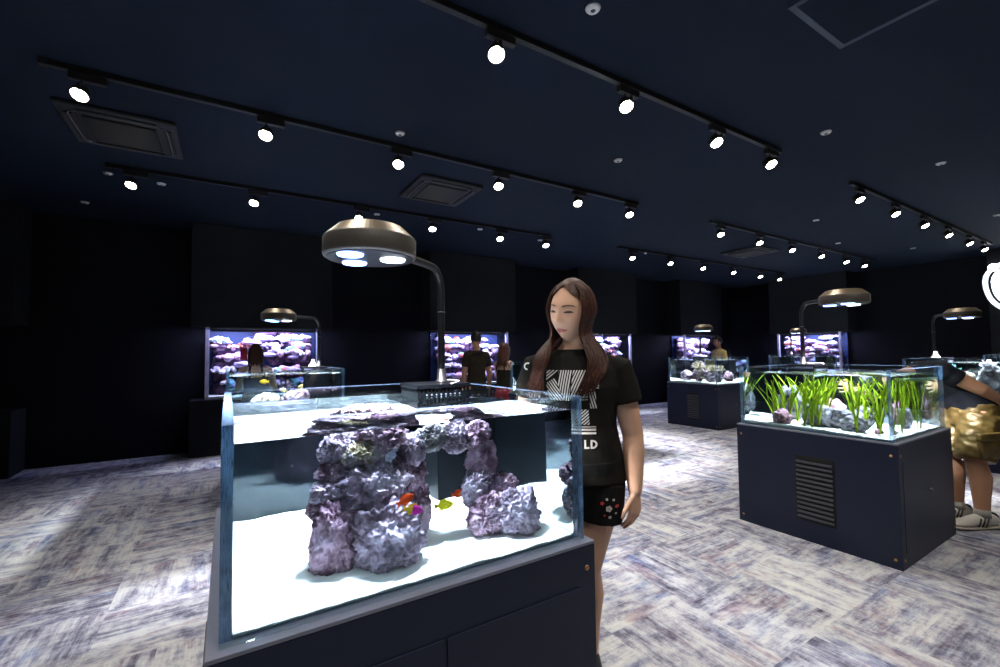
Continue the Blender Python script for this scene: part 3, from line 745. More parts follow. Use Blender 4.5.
# ------------------------------------------------------------------ wall aquariums
def wall_tank(root_loc, rz, W, label, seed, inset=.06):
    """local frame: x along the wall 0..W, y into the wall 0..D, z up from the sill"""
    D, H = .40, ZT - ZB - .004
    r = empty('wall_aquarium', root_loc, label, 'aquarium', 'lit aquariums set into the walls', rz)
    for nm, A, B in (('front_pane', (.0455, 0, .002), (W - .0455, .015, H)), ('side_pane', (0, .049, .002), (.012, D, H)), ('side_pane', (W - .012, .049, .002), (W, D, H))):
        link_mesh(nm, box(A, B), MT['glass'], r)
    for a in (0, W - .045): link_mesh('corner_post', box((a, 0, .002), (a + .0448, .048, H), .002), MT['post'], r)
    link_mesh('back_panel', box((.013, D - .012, .002), (W - .013, D, H)), MT['tank_back'], r)
    link_mesh('lid', box((.013, .016, H - .02), (W - .013, D - .013, H)), MT['tank_lip'], r)
    lb = link_mesh('led_bar', box((.06, .020, H - .060), (W - .06, .030, H - .021), .002), MT['tank_lip'], r)
    link_mesh('led_strip', box((.12, .032, H - .030), (W - .12, .07, H - .0215)), MT['led_violet'], lb)
    s = BM(); add_box(s, (.014, .017, .003), (W - .014, D - .014, .05), .01); link_mesh('sand_bed', s, MT['sand'], r)
    l = bpy.data.lights.new('tank_light', 'AREA'); l.shape = 'RECTANGLE'; l.size = W - .08; l.size_y = .10; l.energy = WTE; l.color = (.62, .60, 1)
    o = bpy.data.objects.new('tank_light', l); C.objects.link(o); o.parent = r; o.location = (W / 2, .085, H - .045); o.rotation_euler = (radians(18), 0, 0)
    # reef: a pile of rocks against the back, corals grown on them
    q = random.Random(seed); Mw = Matrix.Translation(root_loc) @ Matrix.Rotation(rz, 4, 'Z')
    rocks = []
    for lev, (zc, yc, hh, nx) in enumerate(((.14, .235, .28, 5), (.33, .265, .28, 5), (.52, .285, .28, 6), (.70, .295, .26, 6), (.86, .305, .16, 5))):
        for k in range(nx):
            if lev and q.random() < .10: continue
            x = .06 + (W - .12) * (k + .5 + q.uniform(-.32, .32)) / nx
            w = q.uniform(.20, .40) if lev else q.uniform(.30, .42); x = min(max(x, .03 + w * .62), W - .03 - w * .62)
            d = min(.24, (D - .03 - yc) * 2); h = hh * q.uniform(.55, 1.0)
            bm = BM(); rock_verts(bm, seed + lev * 3.1 + k, (w / 2, d / 2, h / 2), 4, 1.0)
            o = link_mesh('reef_rock', bm, MT['reef_rock'], None, True)
            z = zc + q.uniform(-.08, .08) * (lev > 0)
            o.matrix_world = Mw @ Matrix.Translation((x, yc, z))
            tag(o, 'dark reef rock with corals piled inside the ' + label, 'rock', 'reef rocks in the ' + label)
            rocks.append((o, x, yc, z, w, d, h))
    kinds = ['coral_white'] * 6 + ['coral_pink'] * 3 + ['coral_lilac'] * 5 + ['coral_teal', 'coral_red']
    for (o, x, yc, zc, w, d, hh) in rocks:
        for k in range(q.randint(4, 6)):
            m = MT[q.choice(kinds)]; rr = q.uniform(.04, .10)
            a = q.uniform(.15, .95) * pi; e = q.uniform(.55, 1.0)
            px = cos(a) * .45 * w * e; pz = sin(a) * .42 * hh * e; py = -d * .5 * math.sqrt(max(.1, 1 - e * e * .85))
            py = max(py, .03 + rr * .8 - yc); px = min(max(px, .035 + rr * 1.35 - x), W - .035 - rr * 1.35 - x); pz = min(pz, H - .06 - rr * .8 - zc)
            bm = BM(); kind = q.random()
            if kind < .22:
                rock_verts(bm, q.uniform(0, 90), (rr * 1.3, rr * .8, rr * .45), 3, .6)
            elif kind < .36:
                rock_verts(bm, q.uniform(0, 90), (rr * .75, rr * .65, rr * .7), 3, .9)
            else:
                for t in range(q.randint(9, 20)):
                    b_ = q.uniform(0, 2 * pi); u_ = math.sqrt(q.random()); sz = q.uniform(.16, .34) * rr
                    for v in bmesh.ops.create_icosphere(bm, subdivisions=2, radius=sz)['verts']:
                        n_ = .25 * noise.noise(v.co * 60 + Vector((t, k, 0)))
                        v.co = v.co * (1 + n_) + Vector((cos(b_) * rr * u_ * 1.15, sin(b_) * rr * u_ * .55, rr * (.42 * (1 - u_ * u_) + q.uniform(-.12, .12) * 0)))
            c = link_mesh('coral', bm, m, o, True); c.location = (px, py, pz)
    return r
WTE = 30
MT['led_violet'] = emis('violet_led', (.6, .6, 1), 6)
WL = ['wall window farthest left at the photo edge', 'leftmost lit wall window behind the round lamp', 'lit wall window behind the standing man', 'lit wall window behind the woman\'s shoulder', 'lit wall window left of the yellow shirt']
for k, bx_ in enumerate(BAYS):
    if k == 0: continue
    wall_tank((bx_ + .165, FY + .02, ZB + .001), 0, 1.43, WL[k], 40 + k * 7)
wall_tank((FX + .02, FB + .165 + 1.39, ZB + .001), -pi / 2, 1.39, 'lit far wall window beyond the planted tank', 91)

# ------------------------------------------------------------------ lit sign at the right edge
sg = empty('illuminated_sign', (11.83, 1.94, 2.42), 'white glowing sign letter on the wall at the right photo edge', 'sign')
def outline(bm, pts, x0, x1):
    A = [bm.verts.new((x0, y, z)) for y, z in pts]; B = [bm.verts.new((x1, y, z)) for y, z in pts]
    bm.faces.new(A); bm.faces.new(list(reversed(B)))
    for k in range(len(pts)): bm.faces.new((A[k], B[k], B[(k + 1) % len(pts)], A[(k + 1) % len(pts)]))
blob = [(.26 * cos(a) * (1 + .1 * sin(2 * a)), .42 * sin(a) * (1 + .08 * cos(3 * a))) for a in [2 * pi * k / 28 for k in range(28)]]
b = BM(); outline(b, [(y * .97 - .04, z * .97 - .02) for y, z in blob], -.10, -.045); link_mesh('letter_shell', b, MT['sign_dark'], sg)
b = BM(); outline(b, [(y * .9 - .06, z * .9 - .02) for y, z in blob], -.106, -.1005); link_mesh('letter_face', b, MT['sign_face'], sg)
b = BM(); add_lathe(b, [(.07, 0), (.07, .006)], (-.1005, .14, .33), 20, Matrix.Rotation(-pi / 2, 4, 'Y')); link_mesh('letter_dot', b, MT['sign_face'], sg)
b = BM(); outline(b, [(y * 1.22 - .02, z * 1.16 - .02) for y, z in blob], -.020, -.002); link_mesh('halo_plate', b, MT['sign_halo'], sg)  # glowing plate imitating the halo of light on the wall around the letter

# ------------------------------------------------------------------ people
MT['skin'] = pmat('light_skin', (.64, .37, .24), .5, spec=.35, vary=.04, scale=14)
MT['skin_tan'] = pmat('tan_skin', (.46, .24, .14), .5, spec=.35, vary=.05, scale=14)
MT['lips'] = pmat('lips', (.40, .11, .09), .45, vary=.05)
MT['brow'] = pmat('brow', (.09, .045, .03), .7)
MT['eyelid'] = pmat('eye_line', (.025, .015, .013), .4)
MT['hair_brown'] = pmat('reddish_brown_hair', (.050, .017, .009), .5, spec=.3, vary=.45, scale=70)
MT['hair_black'] = pmat('black_hair', (.010, .008, .007), .4, spec=.5, vary=.3, scale=60)
MT['hair_auburn'] = pmat('auburn_hair', (.085, .028, .015), .4, spec=.5, vary=.4, scale=60)
MT['shirt_black'] = pmat('black_cotton', (.0125, .0115, .0095), .9, spec=.12, vary=.2, scale=25, bump=.15)
MT['shorts_black'] = pmat('black_shorts', (.0085, .008, .008), .85, spec=.15, vary=.2, scale=25)
MT['print_white'] = pmat('cream_print', (.62, .59, .53), .8, vary=.03)
MT['print_grey'] = pmat('grey_print', (.12, .12, .13), .8, vary=.05)
MT['print_red'] = pmat('red_thread', (.62, .06, .05), .8, vary=.1)
MT['shirt_olive'] = pmat('dark_olive_cotton', (.030, .024, .016), .9, spec=.1, vary=.2, scale=20)
MT['shirt_navy'] = pmat('dark_navy_cotton', (.010, .012, .018), .85, spec=.15, vary=.3, scale=14, bump=.3)
MT['shirt_yellow'] = rockmat('yellow_pattern_cotton', [(.40, (.75, .45, .06)), (.50, (.80, .62, .20)), (.58, (.85, .80, .62))], 22)
MT['trousers'] = pmat('dark_trousers', (.012, .012, .016), .85, vary=.2)
MT['red_cloth'] = pmat('red_cloth', (.55, .05, .07), .8, vary=.1)
MT['gold_cloth'] = pmat('gold_olive_sateen', (.125, .085, .024), .40, metal=.25, vary=.35, scale=16, bump=.5)
MT['shoe_white'] = pmat('white_leather', (.66, .62, .54), .55, vary=.05)
MT['shoe_sole'] = pmat('cream_rubber', (.60, .54, .44), .7, vary=.05)
MT['shoe_black'] = pmat('black_leather', (.012, .012, .012), .5)
MT['sock'] = pmat('grey_sock', (.42, .40, .36), .9, vary=.1)

def headmap(d):
    """skull, jaw and face: unit direction -> point (face looks along -y, metres)"""
    x, y, z = d
    kx = 1.0
    if z < 0: kx = 1 - .30 * (-z) ** 1.6
    X, Y, Z = x * .072 * kx, y * .092, z * .114
    if y > 0 and z < -.1: Y *= 1 - .45 * min(1, (-z - .1) * 1.3)
    if y < 0:
        g = lambda a, s: math.exp(-(a / s) ** 2)
        dy = 0
        dy -= .019 * g(X, .0115) * g(Z + .024, .013)          # nose tip
        dy -= .010 * g(X, .009) * g(Z + .003, .022)           # bridge
        dy -= .006 * g(abs(X) - .012, .007) * g(Z + .029, .008)   # nostrils
        dy += .008 * g(abs(X) - .031, .016) * g(Z - .008, .012)   # eye sockets
        dy -= .0045 * g(abs(X) - .031, .013) * g(Z - .005, .006)  # lids
        dy -= .004 * g(Z - .030, .011) * g(X, .045)           # brow ridge
        dy -= .007 * g(X, .020) * g(Z + .058, .0075) + .005 * g(X, .017) * g(Z + .069, .006)   # lips
        dy += .004 * g(X, .022) * g(Z + .0635, .003)
        dy -= .008 * g(X, .020) * g(Z + .096, .013)           # chin
        dy -= .005 * g(abs(X) - .042, .02) * g(Z + .026, .02)  # cheeks
        Y += dy
    return Vector((X, Y, Z))

def facepoint(X, Z):
    z = Z / .114; kx = 1 - .30 * max(0, -z) ** 1.6; x = X / (.072 * kx)
    y = -math.sqrt(max(.01, 1 - x * x - z * z))
    return headmap((x, y, z))

def add_head(bm, Mh, sub=5):
    q = bmesh.ops.create_icosphere(bm, subdivisions=sub, radius=1)
    for v in q['verts']: v.co = Mh @ headmap(v.co.normalized())

def face_patch(name, parent, mat, Mh, pts, off=.0016, n=8):
    """a slightly domed patch on the face; pts: list of (x, z, half height)"""
    bm = BM(); rows = []
    for X, Z, h in pts:
        rows.append([bm.verts.new(Mh @ (facepoint(X, Z + h * (2 * k / n - 1)) + Vector((0, -off * (1 - (2 * k / n - 1) ** 2) - .0006, 0)))) for k in range(n + 1)])
    for i in range(len(rows) - 1):
        for k in range(n): bm.faces.new((rows[i][k], rows[i][k + 1], rows[i + 1][k + 1], rows[i + 1][k]))
    return link_mesh(name, bm, mat, parent, True)

def add_hand(bm, w, d, s, n, k=1.0, curl=.35, seg=10):
    """palm, four unequal bent fingers and a thumb; d = along the hand, s = towards the thumb, n = out of the back of the hand"""
    w, d, s, n = Vector(w), Vector(d).normalized(), Vector(s).normalized(), Vector(n).normalized()
    add_loft(bm, [w - d * .01 * k, w + d * .02 * k, w + d * .05 * k, w + d * .082 * k], [.024 * k, .030 * k, .038 * k, .039 * k], [.020 * k, .018 * k, .016 * k, .0125 * k], side=s, seg=14)
    for o, L, sp in ((.030, .88, .10), (.0105, 1.0, .03), (-.0100, .94, -.04), (-.029, .75, -.13)):
        p = w + d * (.080 - .25 * abs(o - .005)) * k + s * o * k; dd = (d + s * sp).normalized(); P = [p - dd * .012 * k, p]; c = curl * (1.1 - .3 * L)
        for seg_l in (.043, .027, .021):
            dd = (dd * cos(c) - n * sin(c)).normalized(); c *= 1.15
            p = p + dd * seg_l * L * k; P.append(p)
        add_loft(bm, P, [.0092 * k, .0092 * k, .0085 * k, .0078 * k, .0062 * k], side=s, seg=seg)
    p = w + d * .022 * k + s * .024 * k; dd = (d * .80 + s * .55 - n * .25).normalized(); P = [p - dd * .01 * k, p]
    for q, seg_l in enumerate((.036, .030, .024)):
        p = p + dd * seg_l * k; P.append(p); dd = (dd * .9 + d * .25 - s * .12 - n * .06).normalized()
    add_loft(bm, P, [.014 * k, .0135 * k, .0112 * k, .0100 * k, .0075 * k], side=n, seg=seg)

def foot(bm, a, fwd, k=1.0):
    a, f = Vector(a), Vector((fwd[0], fwd[1], 0)).normalized(); s = Vector((-f.y, f.x, 0))
    z = lambda p, h: Vector((p.x, p.y, h))
    add_loft(bm, [z(a - f * .05 * k, .035), z(a, .045), z(a + f * .07 * k, .036), z(a + f * .14 * k, .026), z(a + f * .185 * k, .020)], [.028 * k, .036 * k, .042 * k, .045 * k, .030 * k], [.032, .043, .034, .024, .016], side=s, seg=14)

TORSO = [(.735, .120, .085, .005), (.79, .172, .112, .008), (.87, .178, .120, .008), (.95, .163, .108, .002), (1.03, .148, .098, 0), (1.11, .152, .104, -.006),
         (1.19, .165, .114, -.012), (1.245, .170, .102, -.006), (1.295, .140, .080, .004), (1.335, .085, .064, .010), (1.375, .054, .052, .006)]
def add_torso(bm, rows, f=1.0, grow=0, zs=1.0, seg=28):
    add_loft(bm, [(0, r[3] * f, r[0] * zs) for r in rows], [r[1] * f + grow for r in rows], [r[2] * f + grow for r in rows], side=(1, 0, 0), seg=seg)

def hair_cap(bm, Mh, grow=1.10, front=55, seg=40, low=-.5):
    """hair shell over skull, open at the face"""
    rows = []
    n = 22
    for i in range(n + 1):
        el = pi / 2 - (pi / 2 + .9) * i / n
        row = []
        for k in range(seg + 1):
            a0 = radians(front) * min(1, max(0, (i / n - .25) / .26))
            az = a0 + (2 * pi - 2 * a0) * k / seg      # from the face front round the back
            d = Vector((sin(az) * cos(el), -cos(az) * cos(el), sin(el)))
            e = .004 * noise.noise(Vector((az * 9, el * 2, 1)))
            y = headmap(d); row.append(bm.verts.new(Mh @ (y * (grow + e * 10 * .3) + Vector((0, .004, .004)))))
        rows.append(row)
    for i in range(n):
        for k in range(seg): bm.faces.new((rows[i][k], rows[i + 1][k], rows[i + 1][k + 1], rows[i][k + 1]))

from mathutils.bvhtree import BVHTree
def projector(o):
    bm = BM(); bm.from_mesh(o.data); t = BVHTree.FromBMesh(bm); bm.free()
    def P(x, z, off=.0022, y0=-.6):
        h = t.ray_cast(Vector((x, y0, z)), Vector((0, 1, 0)))
        if h[0] is None: return None
        return h[0] + (h[1] if h[1].y < 0 else -h[1]) * off
    return P

def clip(poly, subj):
    out = subj; n = len(poly)
    for i in range(n):
        a, b = poly[i], poly[(i + 1) % n]; inp = out; out = []
        ins = lambda p: (b[0] - a[0]) * (p[1] - a[1]) - (b[1] - a[1]) * (p[0] - a[0]) >= 0
        for j in range(len(inp)):
            p, q = inp[j], inp[(j + 1) % len(inp)]
            if ins(p) != ins(q):
                dx, dy = q[0] - p[0], q[1] - p[1]; den = (b[0] - a[0]) * dy - (b[1] - a[1]) * dx
                t = -((b[0] - a[0]) * (p[1] - a[1]) - (b[1] - a[1]) * (p[0] - a[0])) / den
                ip = (p[0] + dx * t, p[1] + dy * t)
                out += ([p, ip] if ins(p) else [ip])
            elif ins(p): out.append(p)
        if not out: return []
    return out

def put_poly(bm, P, poly, mi=0):
    vs = [P(x, z) for x, z in poly]
    if len(vs) < 3 or any(v is None for v in vs): return
    try:
        f = bm.faces.new([bm.verts.new(v) for v in vs]); f.material_index = mi
    except ValueError: pass

def stripes(bm, P, poly, ang, pitch, duty, mi=0):
    c, s = cos(ang), sin(ang); step = .010
    for k in range(-60, 61):
        for q in range(-25, 26):
            a0, a1, b0, b1 = q * step, (q + 1) * step, k * pitch, k * pitch + pitch * duty
            cx = sum(p[0] for p in poly) / len(poly); cz = sum(p[1] for p in poly) / len(poly)
            R4 = [(cx + u * c - v * s, cz + u * s + v * c) for u, v in ((a0, b0), (a1, b0), (a1, b1), (a0, b1))]
            r = clip(poly, R4)
            if len(r) >= 3: put_poly(bm, P, r, mi)

# ---- the woman beside the nearest tank
def woman():
    pr = empty('person', (1.265, 1.44, 0), 'long-haired person in black printed t-shirt and shorts standing beside the nearest tank', 'person', None, radians(-46.2))
    Mh = Matrix.Translation((-.012, -.034, 1.502)) @ Matrix.Rotation(radians(-24), 4, 'Z') @ Matrix.Rotation(radians(6), 4, 'Y') @ Matrix.Rotation(radians(9), 4, 'X') @ Matrix.Diagonal((1.14, 1.10, 1.10, 1))
    SL, SR = Vector((.172, .008, 1.258)), Vector((-.172, .008, 1.268))
    EL, ER = Vector((.226, .025, .985)), Vector((-.236, .02, 1.01)); WL_, WR = Vector((.228, -.030, .775)), Vector((-.225, -.10, .79))
    bm = BM()
    add_torso(bm, TORSO); add_head(bm, Mh)
    add_loft(bm, [(0, .010, 1.33), (-.002, -.002, 1.39), (-.005, -.018, 1.45)], [.060, .052, .054], [.056, .052, .056], seg=20)
    for S, E, W in ((SL, EL, WL_), (SR, ER, WR)):
        add_loft(bm, [S + Vector((-.03 if S.x > 0 else .03, 0, .012)), S, S.lerp(E, .4), E, E.lerp(W, .3), E.lerp(W, .7), W], [.050, .055, .051, .043, .044, .036, .028], seg=18)
    add_hand(bm, WL_ + Vector((0, 0, -.008)), (-.02, -.08, -1), (-.55, -.80, .08), (.82, -.55, .06), .96, .42)
    add_hand(bm, WR + Vector((0, -.004, -.008)), (0, -.30, -1), (.5, -.85, .2), (-.85, -.4, .1), .96, .35)
    for hx, K, A in ((.098, Vector((.036, -.022, .44)), Vector((.034, .03, .085))), (-.092, Vector((-.088, -.015, .44)), Vector((-.098, .03, .085)))):
        H = Vector((hx, .004, .80)); m = K.lerp(A, .32) + Vector((.006 if hx > 0 else -.004, .022, 0))
        add_loft(bm, [H, H.lerp(K, .35), H.lerp(K, .7), K, m, K.lerp(A, .7) + Vector((0, .008, 0)), A, A + Vector((0, 0, -.04))], [.092, .082, .064, .051, .055, .042, .034, .034], seg=20)
        foot(bm, (A.x, A.y - .005, 0), (.12 if hx > 0 else -.15, -1))
    link_mesh('body', remeshed(bm, .0040, 2), MT['skin'], pr, True)
    # face details
    for s in (-1, 1):
        face_patch('eyebrow', pr, MT['brow'], Mh, [(s * (.013 + .036 * t), .0265 + .006 * sin(pi * t * .8) - .003 * t, .0026 * (1 - .5 * t)) for t in [k / 8 for k in range(9)]], .0014)
        face_patch('eye', pr, MT['eyelid'], Mh, [(s * (.016 + .031 * t), .0045 + .002 * sin(pi * t), .0006 + .0040 * sin(pi * t)) for t in [k / 8 for k in range(9)]], .0016)
    face_patch('lips', pr, MT['lips'], Mh, [(-.023 + .046 * t, -.0625 - .001 * sin(pi * t), .0008 + .0072 * sin(pi * t) ** .8) for t in [k / 12 for k in range(13)]], .002)
    # hair: shell plus locks falling from a centre parting
    hb = BM(); hair_cap(hb, Mh, 1.085, 66)
    r2 = random.Random(4)
    def hd(az, el, g): return Mh @ (headmap(Vector((sin(az) * cos(el), -cos(az) * cos(el), sin(el)))) * g)
    for side in (-1, 1):
        for k in range(100):
            t = (k + r2.random()) / 100; az = side * radians(60 + 110 * t)
            az0 = side * radians(8 + 150 * t * .9); g = 1.09 + .09 * r2.random()
            p = [hd(az0 * .6, radians(76), 1.07), hd(az, radians(42), 1.08 + .05 * r2.random()), hd(az, radians(5), g + .03), hd(az, radians(-32), g + .10)]
            if side > 0:
                if t < .62:
                    e = Vector((.018 + .085 * t + r2.uniform(-.018, .018), -.150 + .03 * t, r2.uniform(1.13, 1.18) + .05 * t)); mid = Vector((.066 + .085 * t + r2.uniform(-.012, .012), -.128 + .12 * t, 1.315)); m2 = Vector((.056 + .11 * t, -.146 + .07 * t, 1.25))
                else:
                    e = Vector((.12 - .14 * (t - .62) + r2.uniform(-.02, .02), .125, r2.uniform(1.08, 1.16))); mid = Vector((.12 - .12 * (t - .62), .06 + .10 * (t - .62), 1.32)); m2 = Vector((.125 - .14 * (t - .62), .112, 1.24))
            else:
                if t < .62:
                    e = Vector((-.128 - .085 * t + r2.uniform(-.02, .02), -.145 + .045 * t, r2.uniform(1.125, 1.19))); mid = Vector((-.100 - .075 * t + r2.uniform(-.012, .012), -.122 + .08 * t, 1.325)); m2 = Vector((-.118 - .085 * t, -.142 + .06 * t, 1.25))
                else:
                    e = Vector((-.13 + .14 * (t - .62) + r2.uniform(-.02, .02), .125, r2.uniform(1.08, 1.16))); mid = Vector((-.12 + .12 * (t - .62), .06 + .10 * (t - .62), 1.32)); m2 = Vector((-.13 + .14 * (t - .62), .112, 1.24))
            p += [mid, m2, e]
            P = catmull(p, 5); n = len(P); wd = r2.uniform(.007, .012)
            W = [wd * min(1, .35 + i / 6) * (1 - .8 * max(0, (i / (n - 1) - .7) / .3)) for i in range(n)]
            add_loft(hb, P, W, [x * .45 for x in W], side=(0, 1, 0) if t < .8 else (1, 0, 0), seg=6)
    link_mesh('hair', hb, MT['hair_brown'], pr, True)
    # t-shirt
    sb = BM()
    rows = [(.80, .186, .128, .008)] + [r for r in TORSO if 0.85 < r[0] < 1.30] + [(1.322, .098, .066, .010), (1.342, .074, .056, .010)]
    add_loft(sb, [(0, r[3], r[0]) for r in rows], [r[1] + .014 for r in rows], [r[2] + .013 for r in rows], side=(1, 0, 0), seg=32, rounded=False)
    for S, E in ((SL, EL), (SR, ER)):
        add_loft(sb, [S + Vector((-.05 if S.x > 0 else .05, 0, .010)), S, S.lerp(E, .25), S.lerp(E, .50)], [.056, .064, .068, .070], [.058, .066, .068, .068], seg=20, rounded=False)
    sh = link_mesh('t_shirt', remeshed(sb, .006, 3), MT['shirt_black'], pr, True)
    P = projector(sh)
    pb = BM(); X0, X1 = -.118, .097; W = X1 - X0; u = lambda f: X0 + W * f
    ZA, ZB_, ZC_ = 1.258, 1.138, 1.042
    pt = .0098
    stripes(pb, P, [(u(.03), ZA), (u(.03), ZB_ + .075), (u(.26), ZA)], radians(38), pt, .52)
    stripes(pb, P, [(u(.03), ZB_ + .068), (u(.10), ZB_), (u(.36), ZB_), (u(.23), ZB_ + .075), (u(.20), ZB_ + .09)][::1], radians(-52), pt, .52)
    stripes(pb, P, [(u(.28), ZA), (u(.25), ZB_ + .07), (u(.37), ZB_), (u(.46), ZB_), (u(.52), ZA)], radians(80), pt, .52)
    stripes(pb, P, [(u(.54), ZA), (u(.48), ZB_), (u(.60), ZB_), (u(.78), ZA)], radians(66), pt, .52)
    stripes(pb, P, [(u(.80), ZA), (u(.64), ZB_ + .02), (u(.66), ZB_), (u(.80), ZB_), (u(.83), ZA)], radians(3), pt, .45)
    stripes(pb, P, [(u(.85), ZA), (u(.82), ZB_ + .04), (u(.84), ZB_ - .03), (u(.97), ZB_ - .03), (u(.93), ZA - .05), (u(.92), ZA)], radians(-76), pt, .52)
    stripes(pb, P, [(u(.94), ZA), (u(.945), ZB_ + .045), (u(1), ZB_ + .045), (u(1), ZA)], 0, pt * .85, .5)
    stripes(pb, P, [(u(0), ZB_ - .006), (u(0), ZC_), (u(.95), ZC_), (u(.97), ZB_ - .035), (u(.80), ZB_ - .035), (u(.79), ZB_ - .006)], radians(42), pt, .52)
    stripes(pb, P, [(u(0), ZC_ - .006), (u(0), ZC_ - .043), (u(.93), ZC_ - .043), (u(.93), ZC_ - .006)], 0, .0135, .62)
    link_mesh('print_panel', pb, MT['print_white'], sh); pb = BM()
    stripes(pb, P, [(-.152, 1.265), (-.158, 1.205), (-.150, 1.205), (-.146, 1.265)], radians(82), .05, .9)
    link_mesh('print_bar', pb, MT['print_white'], sh); pb = BM()
    zt, zb = .982, .948
    def rect(x0, x1, z0, z1):
        n = max(1, int((z1 - z0) / .012))
        for k in range(n): put_poly(pb, P, [(x0, z0 + (z1 - z0) * k / n), (x1, z0 + (z1 - z0) * k / n), (x1, z0 + (z1 - z0) * (k + 1) / n), (x0, z0 + (z1 - z0) * (k + 1) / n)])
    rect(.036, .043, zb, zt); rect(.043, .055, zb, zb + .007)                    # L
    link_mesh('print_letter', pb, MT['print_white'], sh); pb = BM()
    rect(.060, .067, zb, zt)                                                        # D
    N = 14
    for k in range(N):
        a, b_ = -pi / 2 + pi * k / N, -pi / 2 + pi * (k + 1) / N; zm, hh = (zt + zb) / 2, (zt - zb) / 2
        o_ = lambda q: (.067 + .019 * cos(q), zm + hh * sin(q)); i_ = lambda q: (.067 + .012 * cos(q), zm + (hh - .007) * sin(q))
        put_poly(pb, P, [o_(a), o_(b_), i_(b_), i_(a)])
    link_mesh('print_letter', pb, MT['print_white'], sh)
    lb = BM()
    stripes(lb, P, [(-.212, 1.300), (-.216, 1.318), (-.186, 1.322), (-.184, 1.303)], 0, .05, 1, 0)
    for k in range(10):
        a, b_ = radians(60 + 21 * k), radians(60 + 21 * (k + 1)); c = (-.200, 1.272)
        put_poly(lb, P, [(c[0] + r_ * cos(q) * 1.1, c[1] + r_ * sin(q)) for r_, q in ((.016, a), (.016, b_), (.010, b_), (.010, a))], 1)
    link_mesh('sleeve_print', lb, [MT['print_grey'], MT['print_white']], sh)
    # shorts
    qb = BM(); rows = [(.70, .15, .10, .008), (.76, .176, .118, .01), (.84, .186, .128, .009), (.90, .178, .120, .006)]
    add_loft(qb, [(0, r[3], r[0]) for r in rows], [r[1] + .010 for r in rows], [r[2] + .010 for r in rows], side=(1, 0, 0), seg=28, rounded=False)
    for sx, K in ((.094, Vector((.036, -.022, .44))), (-.092, Vector((-.088, -.015, .44)))):
        H = Vector((sx, .004, .80)); e = H.lerp(K, .44) + Vector((.010 if sx > 0 else -.006, 0, 0))
        add_loft(qb, [H, H.lerp(e, .5), e], [.100, .101, .098], [.108, .106, .100], seg=22, rounded=False)
    st = link_mesh('shorts', remeshed(qb, .006, 3), MT['shorts_black'], pr, True)
    P2 = projector(st); eb = BM()
    def flower(x, z, r, m, pet=5):
        for k in range(pet):
            a = 2 * pi * k / pet; c = (x + r * .6 * cos(a), z + r * .6 * sin(a))
            put_poly(eb, P2, [(c[0] + r * .48 * cos(q * pi / 4), c[1] + r * .48 * sin(q * pi / 4)) for q in range(8)], m)
    for q in ((.125, .715, .012, 0), (.100, .737, .007, 1), (.155, .722, .007, 1), (.118, .752, .005, 0), (.143, .748, .005, 0), (.128, .682, .006, 0), (.108, .690, .004, 1), (.150, .695, .004, 0)): flower(*q)
    link_mesh('embroidery', eb, [MT['print_white'], MT['print_red']], st)
    for s in ((.036, .025), (-.098, .025)):
        b = BM(); foot(b, (s[0], s[1], 0), (.12 if s[0] > 0 else -.15, -1), 1.12); b.transform(Matrix.Translation((0, 0, .004)))
        link_mesh('shoe', b, MT['shoe_black'], pr, True)
woman()

